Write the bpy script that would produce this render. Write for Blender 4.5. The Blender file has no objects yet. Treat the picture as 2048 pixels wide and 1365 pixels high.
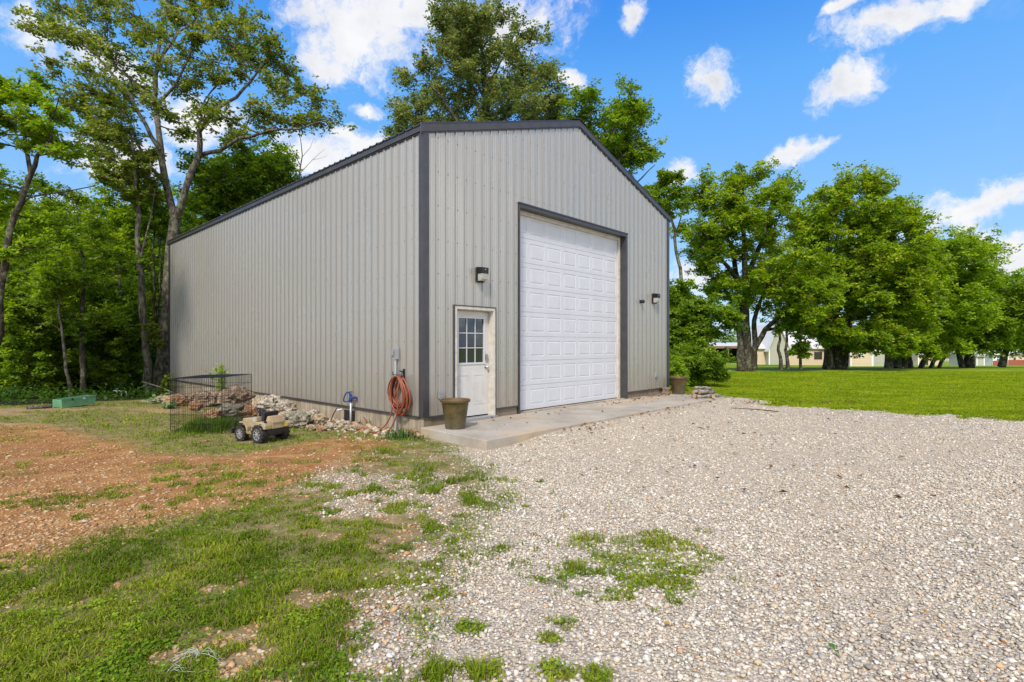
import bpy, math, random
import numpy as np
from mathutils import Vector, Matrix, Euler

# ------------------------------------------------------------------ camera / world / sun
SC = bpy.context.scene
COL = SC.collection
H = 1.6                      # eye height
F = 1062.0                   # focal length in pixels of the 2048 px wide photograph
CX, HY = 1024.0, 690.0       # principal column, horizon row
PI = math.pi
R_ = math.radians

cam_d = bpy.data.cameras.new("camera")
cam = bpy.data.objects.new("camera", cam_d)
COL.objects.link(cam)
cam.location = (0, 0, H)
cam.rotation_euler = (PI / 2, 0, 0)
cam_d.sensor_width = 36.0
cam_d.lens = 36.0 * F / 2048.0
cam_d.shift_y = (HY - 682.5) / 2048.0
cam_d.clip_start = 0.05
cam_d.clip_end = 6000
SC.camera = cam

SUN_EL, SUN_AZ = 46.0, (-0.22, -1.0)       # direction towards the sun in plan
SUN_STRENGTH = 2.7
SKY_STRENGTH = 0.13
EXPOSURE = 0.5
SC.view_settings.view_transform = 'Standard'
SC.view_settings.look = 'None'
SC.view_settings.gamma = 1
SC.view_settings.exposure = EXPOSURE
SC.view_settings.use_curve_mapping = False
SC.render.engine = 'CYCLES'
SC.cycles.max_bounces = 6
SC.cycles.diffuse_bounces = 3
SC.cycles.glossy_bounces = 2
SC.cycles.transmission_bounces = 3
SC.cycles.transparent_max_bounces = 6
SC.cycles.caustics_reflective = False
SC.cycles.caustics_refractive = False

sun_d = bpy.data.lights.new("sun", 'SUN')
sun_d.energy = SUN_STRENGTH
sun_d.angle = R_(9)
sun_d.color = (1.0, 0.93, 0.84)
sun = bpy.data.objects.new("sun", sun_d)
COL.objects.link(sun)
_s = Vector((SUN_AZ[0], SUN_AZ[1], 0)).normalized() * math.cos(R_(SUN_EL)) + Vector((0, 0, math.sin(R_(SUN_EL))))
sun.rotation_euler = _s.to_track_quat('Z', 'Y').to_euler()


class NT:
    """tiny node-tree helper"""
    def __init__(s, tree):
        s.t = tree
        s.n = tree.nodes
        s.l = tree.links

    def node(s, typ, **kw):
        n = s.n.new(typ)
        for k, v in kw.items():
            setattr(n, k, v)
        return n

    def put(s, sock, v):
        if v is None:
            return
        if isinstance(v, bpy.types.NodeSocket):
            s.l.new(v, sock)
        else:
            if hasattr(sock, 'default_value'):
                try:
                    sock.default_value = v
                except Exception:
                    if isinstance(v, (tuple, list)) and len(v) == 3:
                        sock.default_value = (*v, 1)

    def math(s, op, a, b=None, c=None, clamp=False):
        n = s.node('ShaderNodeMath', operation=op, use_clamp=clamp)
        s.put(n.inputs[0], a); s.put(n.inputs[1], b); s.put(n.inputs[2], c)
        return n.outputs[0]

    def vec(s, op, a, b=None, out=0):
        n = s.node('ShaderNodeVectorMath', operation=op)
        s.put(n.inputs[0], a); s.put(n.inputs[1], b)
        return n.outputs['Value'] if op in ('LENGTH', 'DOT_PRODUCT', 'DISTANCE') else n.outputs[0]

    def mix(s, f, a, b, mode='MIX'):
        n = s.node('ShaderNodeMix', data_type='RGBA', blend_type=mode)
        s.put(n.inputs[0], f); s.put(n.inputs[6], a); s.put(n.inputs[7], b)
        return n.outputs[2]

    def noise(s, vec, scale, detail=4, rough=0.55, col=False):
        n = s.node('ShaderNodeTexNoise')
        s.put(n.inputs['Vector'], vec); n.inputs['Scale'].default_value = scale
        n.inputs['Detail'].default_value = detail; n.inputs['Roughness'].default_value = rough
        return n.outputs['Color' if col else 0]

    def ramp(s, f, stops, interp='LINEAR'):
        n = s.node('ShaderNodeValToRGB')
        cr = n.color_ramp; cr.interpolation = interp
        while len(cr.elements) < len(stops):
            cr.elements.new(0.5)
        for e, (p, c) in zip(cr.elements, stops):
            e.position = p
            e.color = (*c, 1) if len(c) == 3 else c
        s.put(n.inputs[0], f)
        return n.outputs[0]

    def range(s, v, a, b, c=0.0, d=1.0, smooth=False):
        n = s.node('ShaderNodeMapRange')
        if smooth:
            n.interpolation_type = 'SMOOTHSTEP'
        s.put(n.inputs[0], v)
        for i, x in enumerate((a, b, c, d)):
            n.inputs[i + 1].default_value = x
        return n.outputs[0]


W = bpy.data.worlds.new("World")
SC.world = W
W.use_nodes = True
w = NT(W.node_tree)
w.n.clear()
out = w.node('ShaderNodeOutputWorld')
bg = w.node('ShaderNodeBackground')
w.l.new(bg.outputs[0], out.inputs[0])
sky = w.node('ShaderNodeTexSky', sky_type='NISHITA')
sky.sun_disc = False
sky.sun_elevation = R_(SUN_EL)
sky.sun_rotation = math.atan2(SUN_AZ[0], SUN_AZ[1])
sky.air_density = 1.0
sky.dust_density = 0.3
sky.ozone_density = 2.5
tc = w.node('ShaderNodeTexCoord').outputs['Generated']
hs = w.node('ShaderNodeHueSaturation')
hs.inputs['Hue'].default_value = 0.497
hs.inputs['Saturation'].default_value = 1.22
hs.inputs['Value'].default_value = 1.3
w.l.new(sky.outputs[0], hs.inputs['Color'])
# cumulus: direction-space ellipsoids broken up by noise. (photo u, v, half width, half height, tilt deg)
CL = [(715, 75, 150, 95, -5), (830, 20, 170, 60, 0), (1030, 70, 170, 90, 25), (640, 130, 70, 40, 0),
      (60, 60, 95, 62, -15), (205, 110, 140, 50, -20), (1262, 25, 30, 42, -15),
      (1424, 178, 62, 56, 35), (1706, 176, 84, 42, 22), (1790, 40, 118, 58, 0), (1890, 20, 60, 36, 0), (1700, 14, 60, 22, 0),
      (1600, 305, 100, 24, 3), (1940, 436, 165, 48, 8), (2030, 405, 90, 52, 0), (1990, 516, 150, 42, 0),
      (1365, 345, 48, 30, -10), (640, 320, 130, 60, 10), (735, 300, 80, 45, 15), (400, 230, 120, 70, 0), (700, 270, 60, 30, 0),
      (1390, 560, 70, 40, 0), (735, 215, 34, 16, 0), (1130, 165, 40, 22, 0), (240, 330, 120, 60, 10), (150, 430, 110, 60, 0)]
best = None
wv = w.node('ShaderNodeVectorMath', operation='SUBTRACT')
w.put(wv.inputs[0], w.noise(tc, 7.0, 8, 0.62, col=True)); wv.inputs[1].default_value = (.5, .5, .5)
ws = w.node('ShaderNodeVectorMath', operation='SCALE'); w.l.new(wv.outputs[0], ws.inputs[0]); ws.inputs[3].default_value = 0.10
tcw = w.vec('ADD', tc, ws.outputs[0])
for (u, v, a, b, tilt) in CL:
    d = Vector(((u - CX) / F, 1.0, (HY - v) / F))
    L = d.length
    d.normalize()
    zax = d
    xax = zax.cross(Vector((0, 0, 1))).normalized()
    yax = xax.cross(zax).normalized()
    m = Matrix((xax, yax, -zax)).transposed()
    m = m @ Matrix.Rotation(R_(tilt), 3, 'Z')
    mp = w.node('ShaderNodeMapping', vector_type='TEXTURE')
    mp.inputs['Location'].default_value = d
    mp.inputs['Rotation'].default_value = m.to_euler('XYZ')
    mp.inputs['Scale'].default_value = (a / F / L ** 1.5 * 1.1, b / F / L ** 1.5 * 1.15, 0.4)
    w.l.new(tcw, mp.inputs[0])
    val = w.math('SUBTRACT', 1.0, w.vec('LENGTH', mp.outputs[0]))
    best = val if best is None else w.math('MAXIMUM', best, val)
# unseen cloud cover added outside the picture to give white fill light
sep = w.node('ShaderNodeSeparateXYZ'); w.l.new(tc, sep.inputs[0])
beh = w.range(sep.outputs[1], 0.25, 0.0)
gen = w.math('SUBTRACT', w.math('MULTIPLY', w.noise(tc, 2.2, 3), beh), 0.42)
best = w.math('MAXIMUM', best, w.math('MULTIPLY', gen, 4.0))
nz = w.noise(tcw, 8.5, 10, 0.66)
nz2 = w.noise(tcw, 34.0, 8, 0.65)
dens = w.math('ADD', best, w.math('MULTIPLY_ADD', nz, 2.0, -1.06))
dens = w.math('ADD', dens, w.math('MULTIPLY_ADD', nz2, 0.8, -0.40))
cover = w.range(dens, -0.06, 0.70, 0, 0.98, smooth=True)
wisp = w.math('MULTIPLY', w.range(w.noise(tcw, 3.1, 8, 0.6), 0.55, 0.8, 0, 0.30, smooth=True), w.range(sep.outputs[2], 0.0, 0.3, 0.3, 1))
cover = w.math('MAXIMUM', cover, wisp)
shade = w.math('MULTIPLY', w.range(w.noise(tc, 9.0, 5, 0.5), 0.40, 0.66, 0, 1), w.range(dens, 0.2, 1.1, 0, 1))
ccol = w.mix(shade, (0.69, 0.69, 0.70, 1), (0.46, 0.48, 0.53, 1))
ccol = w.mix(beh, ccol, (1.45, 1.38, 1.28, 1))  # unseen clouds set brighter than the visible ones, as added fill
hs2 = w.vec('SCALE', hs.outputs[0]); hs2.node.inputs[3].default_value = SKY_STRENGTH
# thin pale veil of air near the horizon comes from the sky itself
air = w.ramp(sep.outputs[2], [(0.0, (.32, .47, .66)), (.12, (.25, .43, .68)), (.26, (.165, .37, .70)), (.42, (.095, .31, .70)), (.56, (.025, .19, .64)), (.9, (.012, .11, .5))])
skc = w.mix(.86, hs2, air)
w.l.new(w.mix(cover, skc, ccol), bg.inputs[0])
bg.inputs[1].default_value = 1.0

# ------------------------------------------------------------------ helpers
rng = np.random.default_rng(7)
random.seed(7)


def tag(o, label=None, cat=None, group=None, kind=None):
    if label: o['label'] = label
    if cat: o['category'] = cat
    if group: o['group'] = group
    if kind: o['kind'] = kind
    return o


def empty(name, loc=(0, 0, 0), rz=0.0, label=None, cat=None, group=None):
    o = bpy.data.objects.new(name, None)
    o.empty_display_size = 0.2
    COL.objects.link(o)
    o.location = loc
    o.rotation_euler = (0, 0, rz)
    tag(o, label, cat, group)
    return o


def np_mesh(name, verts, tris=None, quads=None, mats=(), cols=None, matidx=None, smooth=False):
    me = bpy.data.meshes.new(name)
    verts = np.asarray(verts, dtype=np.float32)
    nt = 0 if tris is None else len(tris)
    nq = 0 if quads is None else len(quads)
    me.vertices.add(len(verts))
    me.vertices.foreach_set('co', verts.ravel())
    loops = []
    if nt: loops.append(np.asarray(tris, dtype=np.int32).ravel())
    if nq: loops.append(np.asarray(quads, dtype=np.int32).ravel())
    loops = np.concatenate(loops)
    me.loops.add(len(loops))
    me.loops.foreach_set('vertex_index', loops)
    me.polygons.add(nt + nq)
    starts = np.concatenate([np.arange(nt) * 3, nt * 3 + np.arange(nq) * 4]).astype(np.int32)
    me.polygons.foreach_set('loop_start', starts)
    if smooth:
        me.polygons.foreach_set('use_smooth', np.ones(nt + nq, dtype=bool))
    if matidx is not None:
        me.polygons.foreach_set('material_index', np.asarray(matidx, dtype=np.int32))
    me.update(calc_edges=True)
    if cols is not None:
        at = me.color_attributes.new('Col', 'FLOAT_COLOR', 'POINT')
        c = np.asarray(cols, dtype=np.float32)
        if c.shape[1] == 3:
            c = np.concatenate([c, np.ones((len(c), 1), np.float32)], 1)
        at.data.foreach_set('color', c.ravel())
    for m in mats:
        me.materials.append(m)
    return me


def link(name, me, parent=None, loc=None):
    o = bpy.data.objects.new(name, me)
    COL.objects.link(o)
    if parent: o.parent = parent
    if loc is not None: o.location = loc
    return o


class MB:
    """collects polygons into one mesh"""
    def __init__(s):
        s.v = []; s.f = []; s.m = []; s.cur = 0

    def add(s, vs, fs):
        b = len(s.v)
        s.v += [tuple(x) for x in vs]
        s.f += [[i + b for i in f] for f in fs]
        s.m += [s.cur] * len(fs)

    def box(s, x0, x1, y0, y1, z0, z1, M=None):
        vs = [Vector(p) for p in ((x0, y0, z0), (x1, y0, z0), (x1, y1, z0), (x0, y1, z0),
                                  (x0, y0, z1), (x1, y0, z1), (x1, y1, z1), (x0, y1, z1))]
        if M is not None: vs = [M @ p for p in vs]
        s.add(vs, [[0, 3, 2, 1], [4, 5, 6, 7], [0, 1, 5, 4], [1, 2, 6, 5], [2, 3, 7, 6], [3, 0, 4, 7]])
        return s

    def prism(s, poly, a, b, axis='y', M=None):
        """poly: list of 2D points in the plane normal to axis; extruded from a to b"""
        n = len(poly)
        def P(p, t):
            if axis == 'y': q = (p[0], t, p[1])
            elif axis == 'x': q = (t, p[0], p[1])
            else: q = (p[0], p[1], t)
            return M @ Vector(q) if M is not None else Vector(q)
        vs = [P(p, a) for p in poly] + [P(p, b) for p in poly]
        fs = [list(range(n))[::-1], list(range(n, 2 * n))] + [[i, (i + 1) % n, n + (i + 1) % n, n + i] for i in range(n)]
        s.add(vs, fs)
        return s

    def tube(s, pts, r, n=8, cap=True):
        pts = [Vector(p) for p in pts]
        rs = r if isinstance(r, (list, tuple)) else [r] * len(pts)
        vs = []; up = Vector((0.13, 0.21, 1)).normalized()
        prev = None
        for i, p in enumerate(pts):
            d = (pts[min(i + 1, len(pts) - 1)] - pts[max(i - 1, 0)])
            if d.length < 1e-9: d = Vector((0, 0, 1))
            d.normalize()
            a = prev if prev is not None else (up if abs(d.dot(up)) < 0.9 else Vector((1, 0, 0)))
            a = (a - d * a.dot(d)).normalized(); prev = a
            b = d.cross(a)
            for k in range(n):
                t = 2 * PI * k / n
                vs.append(p + (a * math.cos(t) + b * math.sin(t)) * rs[i])
        fs = []
        for i in range(len(pts) - 1):
            for k in range(n):
                fs.append([i * n + k, i * n + (k + 1) % n, (i + 1) * n + (k + 1) % n, (i + 1) * n + k])
        if cap:
            fs.append(list(range(n))[::-1]); fs.append([(len(pts) - 1) * n + k for k in range(n)])
        s.add(vs, fs)
        return s

    def lathe(s, prof, n=28, c=(0, 0, 0), M=None, cap=True):
        vs = []
        for (r, z) in prof:
            for k in range(n):
                t = 2 * PI * k / n
                q = Vector((c[0] + r * math.cos(t), c[1] + r * math.sin(t), c[2] + z))
                vs.append(M @ q if M is not None else q)
        fs = []
        for i in range(len(prof) - 1):
            for k in range(n):
                fs.append([i * n + k, i * n + (k + 1) % n, (i + 1) * n + (k + 1) % n, (i + 1) * n + k])
        if cap:
            fs.append(list(range(n))[::-1]); fs.append([(len(prof) - 1) * n + k for k in range(n)])
        s.add(vs, fs)
        return s

    def build(s, name, mats, parent=None, smooth=False, bevel=0.0, loc=None, autosmooth=None):
        me = bpy.data.meshes.new(name)
        me.from_pydata(s.v, [], s.f)
        if not isinstance(mats, (list, tuple)): mats = [mats]
        for m in mats: me.materials.append(m)
        me.polygons.foreach_set('material_index', s.m)
        if smooth: me.polygons.foreach_set('use_smooth', [True] * len(s.f))
        me.update()
        if smooth and autosmooth:
            me.set_sharp_from_angle(angle=R_(autosmooth))
        o = link(name, me, parent, loc)
        if bevel:
            md = o.modifiers.new('b', 'BEVEL'); md.width = bevel; md.segments = 2; md.limit_method = 'ANGLE'
        return o


def mat(name, color, rough=0.6, metal=0.0, spec=0.5, noise=None, bump=None, trans=None):
    """noise=(scale, amount, color2)  bump=(scale, strength)"""
    m = bpy.data.materials.new(name)
    m.use_nodes = True
    t = NT(m.node_tree)
    b = t.n['Principled BSDF']
    b.inputs['Roughness'].default_value = rough
    b.inputs['Metallic'].default_value = metal
    b.inputs['Specular IOR Level'].default_value = spec
    co = t.node('ShaderNodeTexCoord').outputs['Object']
    c = (*color, 1)
    if noise:
        f = t.range(t.noise(co, noise[0], 6, 0.6), 0.38, 0.68)
        f = t.math('MULTIPLY', f, noise[1])
        c = t.mix(f, c, (*noise[2], 1))
    t.put(b.inputs['Base Color'], c)
    if bump:
        bn = t.node('ShaderNodeBump'); bn.inputs['Strength'].default_value = bump[1]; bn.inputs['Distance'].default_value = 0.02
        t.l.new(t.noise(co, bump[0], 6, 0.6), bn.inputs['Height'])
        t.l.new(bn.outputs[0], b.inputs['Normal'])
    return m


def at(u, v, Y):
    return Vector(((u - CX) / F * Y, Y, H - (v - HY) / F * Y))


def sm(a, b, x):
    t = np.clip((x - a) / (b - a), 0, 1)
    return t * t * (3 - 2 * t)


def gz(x, y):
    """ground height (numpy or float)"""
    wl = sm(-2.0, -8.0, x) if True else 0
    left = -0.043 * np.maximum(0, y - 13.5) * wl
    right = (-0.012 * np.maximum(0, y - 18) - 0.0215 * np.clip(y - 42, 0, 60)) * (1 - wl)
    near = 0.02 * np.sin(x * 0.9 + 1.3) * np.sin(y * 0.7) * sm(40, 10, y) * sm(-0.5, -3.5, x)
    # gravel banked up against the front edge of the slab
    dx, dy = x + 1.553, y - 9.316
    t = dx * .6832 + dy * .7302; q = -dx * .7302 + dy * .6832
    berm = .105 * sm(-3.3, -1.75, q) * sm(.2, 1.6, t) * sm(11.0, 9.4, t) * sm(.5, -.6, q)
    return left + right + near + berm


def gp(u, v):
    """ground point seen at photo pixel (u, v)"""
    Y = H * F / (v - HY)
    for _ in range(25):
        X = (u - CX) / F * Y
        Y = 0.5 * Y + 0.5 * (H - float(gz(X, Y))) * F / (v - HY)
    X = (u - CX) / F * Y
    return Vector((X, Y, float(gz(X, Y))))


def hash2(ix, iy, seed):
    h = (ix.astype(np.int64) * 374761393 + iy.astype(np.int64) * 668265263 + seed * 1442695) & 0x7fffffff
    h = ((h ^ (h >> 13)) * 1274126177) & 0x7fffffff
    return ((h ^ (h >> 16)) & 0xffff) / 65535.0


def vnoise(x, y, seed=0):
    ix = np.floor(x); iy = np.floor(y)
    fx = x - ix; fy = y - iy
    fx = fx * fx * (3 - 2 * fx); fy = fy * fy * (3 - 2 * fy)
    a = hash2(ix, iy, seed); b = hash2(ix + 1, iy, seed); c = hash2(ix, iy + 1, seed); d = hash2(ix + 1, iy + 1, seed)
    return (a * (1 - fx) + b * fx) * (1 - fy) + (c * (1 - fx) + d * fx) * fy


def fbm(x, y, seed=0, oct=4):
    s = 0; a = 0.5; n = 0
    for i in range(oct):
        s = s + a * vnoise(x * 2 ** i + i * 17.3, y * 2 ** i - i * 9.1, seed + i)
        n += a; a *= 0.55
    return s / n


def poly_sd(x, y, poly):
    """signed distance, positive inside"""
    d = np.full(x.shape, 1e9); ins = np.zeros(x.shape, bool)
    n = len(poly)
    for i in range(n):
        x0, y0 = poly[i]; x1, y1 = poly[(i + 1) % n]
        ex, ey = x1 - x0, y1 - y0
        t = np.clip(((x - x0) * ex + (y - y0) * ey) / (ex * ex + ey * ey + 1e-12), 0, 1)
        d = np.minimum(d, np.hypot(x - x0 - t * ex, y - y0 - t * ey))
        c = ((y0 > y) != (y1 > y)) & (x < (ex) * (y - y0) / (ey if abs(ey) > 1e-12 else 1e-12) + x0)
        ins ^= c
    return np.where(ins, d, -d)


def pw(pts):
    return [((u - CX) / F * H * F / (v - HY), H * F / (v - HY)) for (u, v) in pts]


# ------------------------------------------------------------------ ground zones
P_YARD = [(-60, 60), (-60, -12)] + [(-1.6, -6)] + pw([(560, 1600), (675, 1365), (715, 1275), (790, 1200), (860, 1110), (915, 1040), (975, 990), (955, 940),
        (915, 912), (885, 890), (862, 872)]) + [(-1.5, 9.3), (-12.8, 19.8), (-10, 60)]
P_DIRT = pw([(-700, 860), (0, 852), (110, 846), (190, 868), (330, 905), (470, 908), (560, 893), (680, 872), (760, 884),
             (800, 902), (700, 940), (600, 978), (520, 1000), (380, 1030), (210, 1080), (100, 1118), (0, 1136), (-500, 1240)])
P_LAWN = pw([(1434, 796.5), (1480, 803), (1600, 813), (1750, 823), (1900, 832), (2048, 838), (2400, 858)]) + [(40, 6), (400, 0), (400, 140), (-6, 140), (-6, 30), (3.5, 20), (4.9, 16.3)]
P_PATCH = pw([(1160, 1088), (1230, 1080), (1300, 1072), (1370, 1080), (1412, 1102), (1405, 1128), (1412, 1150), (1395, 1178), (1330, 1192),
              (1240, 1180), (1190, 1155), (1225, 1130), (1160, 1125)])
P_PATCH2 = pw([(925, 1085), (1060, 1100), (1190, 1150), (1240, 1190), (1120, 1215), (1040, 1165), (960, 1120)])
P_MIX = pw([(560, 985), (700, 905), (800, 880), (870, 900), (960, 960), (990, 1010), (930, 1060), (880, 1130), (800, 1210), (640, 1100), (540, 1040)])
TUFTS = [(1940, 1090, .10), (1942, 1083, .08), (1500, 1098, .06), (1440, 1118, .08), (1470, 1136, .06), (1390, 1060, .08), (1412, 1065, .05), (930, 1255, .11), (1130, 1250, .09),
         (1100, 1280, .07), (975, 1345, .13), (1112, 1350, .13), (1190, 1352, .10), (870, 1350, .12), (985, 932, .10), (970, 945, .10), (950, 958, .16), (1000, 962, .12),
         (1035, 964, .09), (1103, 991, .09), (1050, 1015, .07), (1080, 966, .07), (870, 1190, .15), (850, 1160, .12), (1215, 1015, .05), (1130, 1035, .04), (910, 915, .08),
         (885, 895, .07), (890, 930, .12), (1600, 822, .15), (1640, 830, .18), (1690, 826, .2), (1760, 826, .2), (1655, 835, .1), (1630, 826, .1), (840, 1230, .1), (1000, 1100, .1), (975, 1112, .08)]


def ruts(x, y):
    """compacted, sandier wheel arcs on the drive"""
    n = (fbm(x * .9, y * .9, 401) - .5) * .5
    o = 0
    for (cx, cy, r) in ((8.5, 2.2, 6.2), (8.5, 2.2, 4.6), (1.5, -9.0, 15.4), (1.5, -9.0, 17.0)):
        o = np.maximum(o, sm(.45, .08, np.abs(np.hypot(x - cx, y - cy) - r + n)))
    return o * sm(.35, .6, fbm(x * .5, y * .5, 402) + .1)


def zones(x, y):
    n1 = fbm(x * 1.3, y * 1.3, 3); n2 = fbm(x * 4.5, y * 4.5, 11); n3 = fbm(x * 0.35, y * 0.35, 21); n4 = fbm(x * 11, y * 11, 31, 3)
    jit = (n1 - 0.5) * 1.0 + (n2 - 0.5) * 0.45
    near = sm(12, 4, y)
    yard = sm(-0.50 * near - .2, 0.35 * near + .15, poly_sd(x, y, P_YARD) + jit * (0.35 + 0.5 * (1 - near)))
    dirt = sm(-0.25, 0.3, poly_sd(x, y, P_DIRT) + jit * 0.8) * yard
    lawn = sm(-0.25, 0.35, poly_sd(x, y, P_LAWN) + (n2 - 0.5) * 1.3 + (n1 - .5) * 1.5 + (n4 - .5) * .8)
    mixz = sm(-0.2, 0.3, poly_sd(x, y, P_MIX) + jit * .5)
    patch = sm(-0.10, 0.12, poly_sd(x, y, P_PATCH) + (n2 - 0.5) * 0.75 + (n4 - .5) * .55) * (.55 + .45 * sm(.35, .55, n4))
    patch2 = sm(-0.1, 0.2, poly_sd(x, y, P_PATCH2) + (n2 - 0.5) * 0.4) * sm(0.50, 0.62, n2 * .5 + n4 * .5) * .8
    # grass cover inside the yard
    backstrip = sm(8.6, 10.0, y + (n1 - .5) * 1.5)
    cov = np.where(y > 8, 0.80, 0.95)
    thr = np.where(y < 6.5, 0.405, np.where(y < 11, 0.37, 0.22))
    g = yard * (1 - dirt) * sm(thr - 0.08, thr + 0.10, n2 * 0.6 + n1 * 0.4 + near * 0.03)
    g = g * (1 - mixz) + mixz * sm(0.455, 0.535, n2 * 0.6 + n1 * 0.25 + n4 * .15)
    # bare streaks behind the dirt and thin grass growing in the dirt
    streak = sm(0.55, 0.62, fbm(x * 0.5 + 4, y * 1.6, 41)) * sm(9, 10.5, y) * sm(14.5, 12.5, y)
    g = g * (1 - 0.9 * streak)
    g = np.maximum(g, dirt * sm(0.57, 0.64, n2 * 0.55 + n1 * 0.45) * 0.8)
    far = sm(10.5, 11.5, y) * 0
    g = np.maximum(g, np.maximum(patch, patch2))
    for (u, v, r) in TUFTS:
        Y = H * F / (v - HY); X = (u - CX) / F * Y
        g = np.maximum(g, .75 * sm(1.05, 0.25, np.hypot(x - X, y - Y) / r + (n4 - .5) * 1.6 + (n2 - .5) * .9))
    gravel = (1 - yard) * (1 - lawn)
    gravel = np.maximum(gravel, mixz * yard * 0.38 * sm(.42, .6, 1 - n1))
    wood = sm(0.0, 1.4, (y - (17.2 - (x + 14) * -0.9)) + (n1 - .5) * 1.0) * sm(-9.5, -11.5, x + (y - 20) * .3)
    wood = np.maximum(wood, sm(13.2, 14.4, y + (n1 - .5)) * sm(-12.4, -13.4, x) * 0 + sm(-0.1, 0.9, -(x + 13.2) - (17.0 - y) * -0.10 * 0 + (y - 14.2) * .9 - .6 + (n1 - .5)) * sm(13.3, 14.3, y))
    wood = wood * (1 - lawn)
    return gravel, dirt, g * (1 - wood * .6), lawn, yard, wood, streak


# ------------------------------------------------------------------ ground material and sheet
def ground_material():
    m = bpy.data.materials.new('ground'); m.use_nodes = True
    t = NT(m.node_tree); b = t.n['Principled BSDF']
    b.inputs['Roughness'].default_value = 0.95
    b.inputs['Specular IOR Level'].default_value = 0.15
    co = t.node('ShaderNodeTexCoord').outputs['Object']
    a1 = t.node('ShaderNodeAttribute', attribute_name='Col')
    a2 = t.node('ShaderNodeAttribute', attribute_name='Col2')
    s1 = t.node('ShaderNodeSeparateColor'); t.l.new(a1.outputs['Color'], s1.inputs[0])
    s2 = t.node('ShaderNodeSeparateColor'); t.l.new(a2.outputs['Color'], s2.inputs[0])
    gravel, dirt, grass, lawn = s1.outputs[0], s1.outputs[1], s1.outputs[2], a1.outputs['Alpha']
    wood, streak = s2.outputs[0], s2.outputs[1]

    def vor(scale, feat='F1', rand=1.0):
        n = t.node('ShaderNodeTexVoronoi', feature=feat)
        n.inputs['Scale'].default_value = scale; n.inputs['Randomness'].default_value = rand
        t.l.new(co, n.inputs['Vector'])
        return n
    v1 = vor(50); v2 = vor(110)
    sc = t.node('ShaderNodeSeparateColor'); t.l.new(v1.outputs['Color'], sc.inputs[0])
    sc2 = t.node('ShaderNodeSeparateColor'); t.l.new(v2.outputs['Color'], sc2.inputs[0])
    stone = t.ramp(sc.outputs[0], [(0, (.36, .31, .245)), (.2, (.50, .43, .335)), (.4, (.60, .52, .41)), (.6, (.54, .42, .29)), (.8, (.68, .61, .50)), (1, (.42, .37, .31))], 'CONSTANT')
    fine = t.ramp(sc2.outputs[1], [(0, (.36, .30, .235)), (.25, (.52, .445, .35)), (.7, (.65, .57, .46))], 'CONSTANT')
    edge = t.range(v1.outputs['Distance'], 0.30, 0.62)
    gcol = t.mix(t.range(t.noise(co, 2.2, 4), 0.42, 0.62, 0.15, .6), stone, fine)
    gcol = t.mix(t.math('MULTIPLY', edge, 0.5), gcol, (.25, .20, .14, 1))
    big = t.noise(co, 0.55, 5, 0.6)
    gcol = t.mix(t.range(big, 0.46, 0.66, 0, .3), gcol, (.50, .42, .31, 1))
    gcol = t.mix(t.math('MULTIPLY', s2.outputs[2], .6), gcol, (.47, .385, .27, 1))
    gcol = t.mix(t.range(t.noise(co, 9, 6, .75), .50, .68, 0, .45), gcol, (.30, .25, .18, 1))
    gcol = t.mix(t.range(t.noise(co, 5, 6, .75), .52, .66, 0, .5), gcol, (.70, .62, .50, 1))
    # dirt
    dn = t.noise(co, 3.0, 7, 0.65); dn2 = t.noise(co, 0.9, 5, 0.6)
    dcol = t.ramp(dn, [(.3, (.16, .072, .022)), (.5, (.30, .145, .045)), (.7, (.44, .25, .10))])
    dcol = t.mix(t.range(dn2, .45, .65, 0, .6), dcol, (.22, .09, .035, 1))
    chips = t.ramp(sc2.outputs[0], [(0, (.42, .26, .13)), (.5, (.50, .35, .21)), (.8, (.32, .17, .08))], 'CONSTANT')
    cm = t.math('MULTIPLY', t.range(v2.outputs['Distance'], .38, .28), t.math('GREATER_THAN', sc2.outputs[2], .50))
    dcol = t.mix(t.math('MULTIPLY', cm, .8), dcol, chips)
    # bare soil under yard grass
    scol = t.ramp(t.noise(co, 6, 6, .65), [(.3, (.12, .085, .038)), (.55, (.26, .18, .09)), (.75, (.42, .32, .19))])
    yn = t.noise(co, 7, 6, .6)
    grcol = t.ramp(yn, [(.3, (.05, .085, .012)), (.5, (.10, .15, .02)), (.7, (.19, .22, .04))])
    lmap = t.node('ShaderNodeMapping'); lmap.inputs['Rotation'].default_value = (0, 0, R_(8)); lmap.inputs['Scale'].default_value = (.10, .32, 1)
    t.l.new(co, lmap.inputs[0])
    ln = t.noise(lmap.outputs[0], 3.2, 7, .68); ln2 = t.noise(co, 9, 5, .6)
    lcol = t.ramp(ln, [(.34, (.10, .17, .005)), (.5, (.175, .26, .007)), (.64, (.32, .36, .018))])
    lcol = t.mix(t.range(ln2, .4, .66, 0, .5), lcol, (.13, .22, .006, 1))
    col = t.mix(.6, scol, grcol)
    col = t.mix(t.range(dn, .3, .6, .5, 1), col, scol)
    col = t.mix(t.math('MULTIPLY', streak, .75), col, t.mix(.5, dcol, (.42, .32, .19, 1)))
    col = t.mix(dirt, col, dcol)
    col = t.mix(gravel, col, gcol)
    col = t.mix(t.math('MULTIPLY', grass, .42), col, grcol)
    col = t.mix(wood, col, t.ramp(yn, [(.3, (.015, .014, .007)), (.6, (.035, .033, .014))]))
    col = t.mix(lawn, col, lcol)
    t.l.new(col, b.inputs['Base Color'])
    bn = t.node('ShaderNodeBump'); bn.inputs['Distance'].default_value = 0.02
    bn.inputs['Strength'].default_value = .8
    hh = t.math('SUBTRACT', 1.0, v1.outputs['Distance'])
    hh = t.math('MULTIPLY', hh, t.range(gravel, 0, 1, .25, 1))
    hh = t.math('ADD', hh, t.math('MULTIPLY', yn, .6))
    t.l.new(hh, bn.inputs['Height'])
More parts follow.
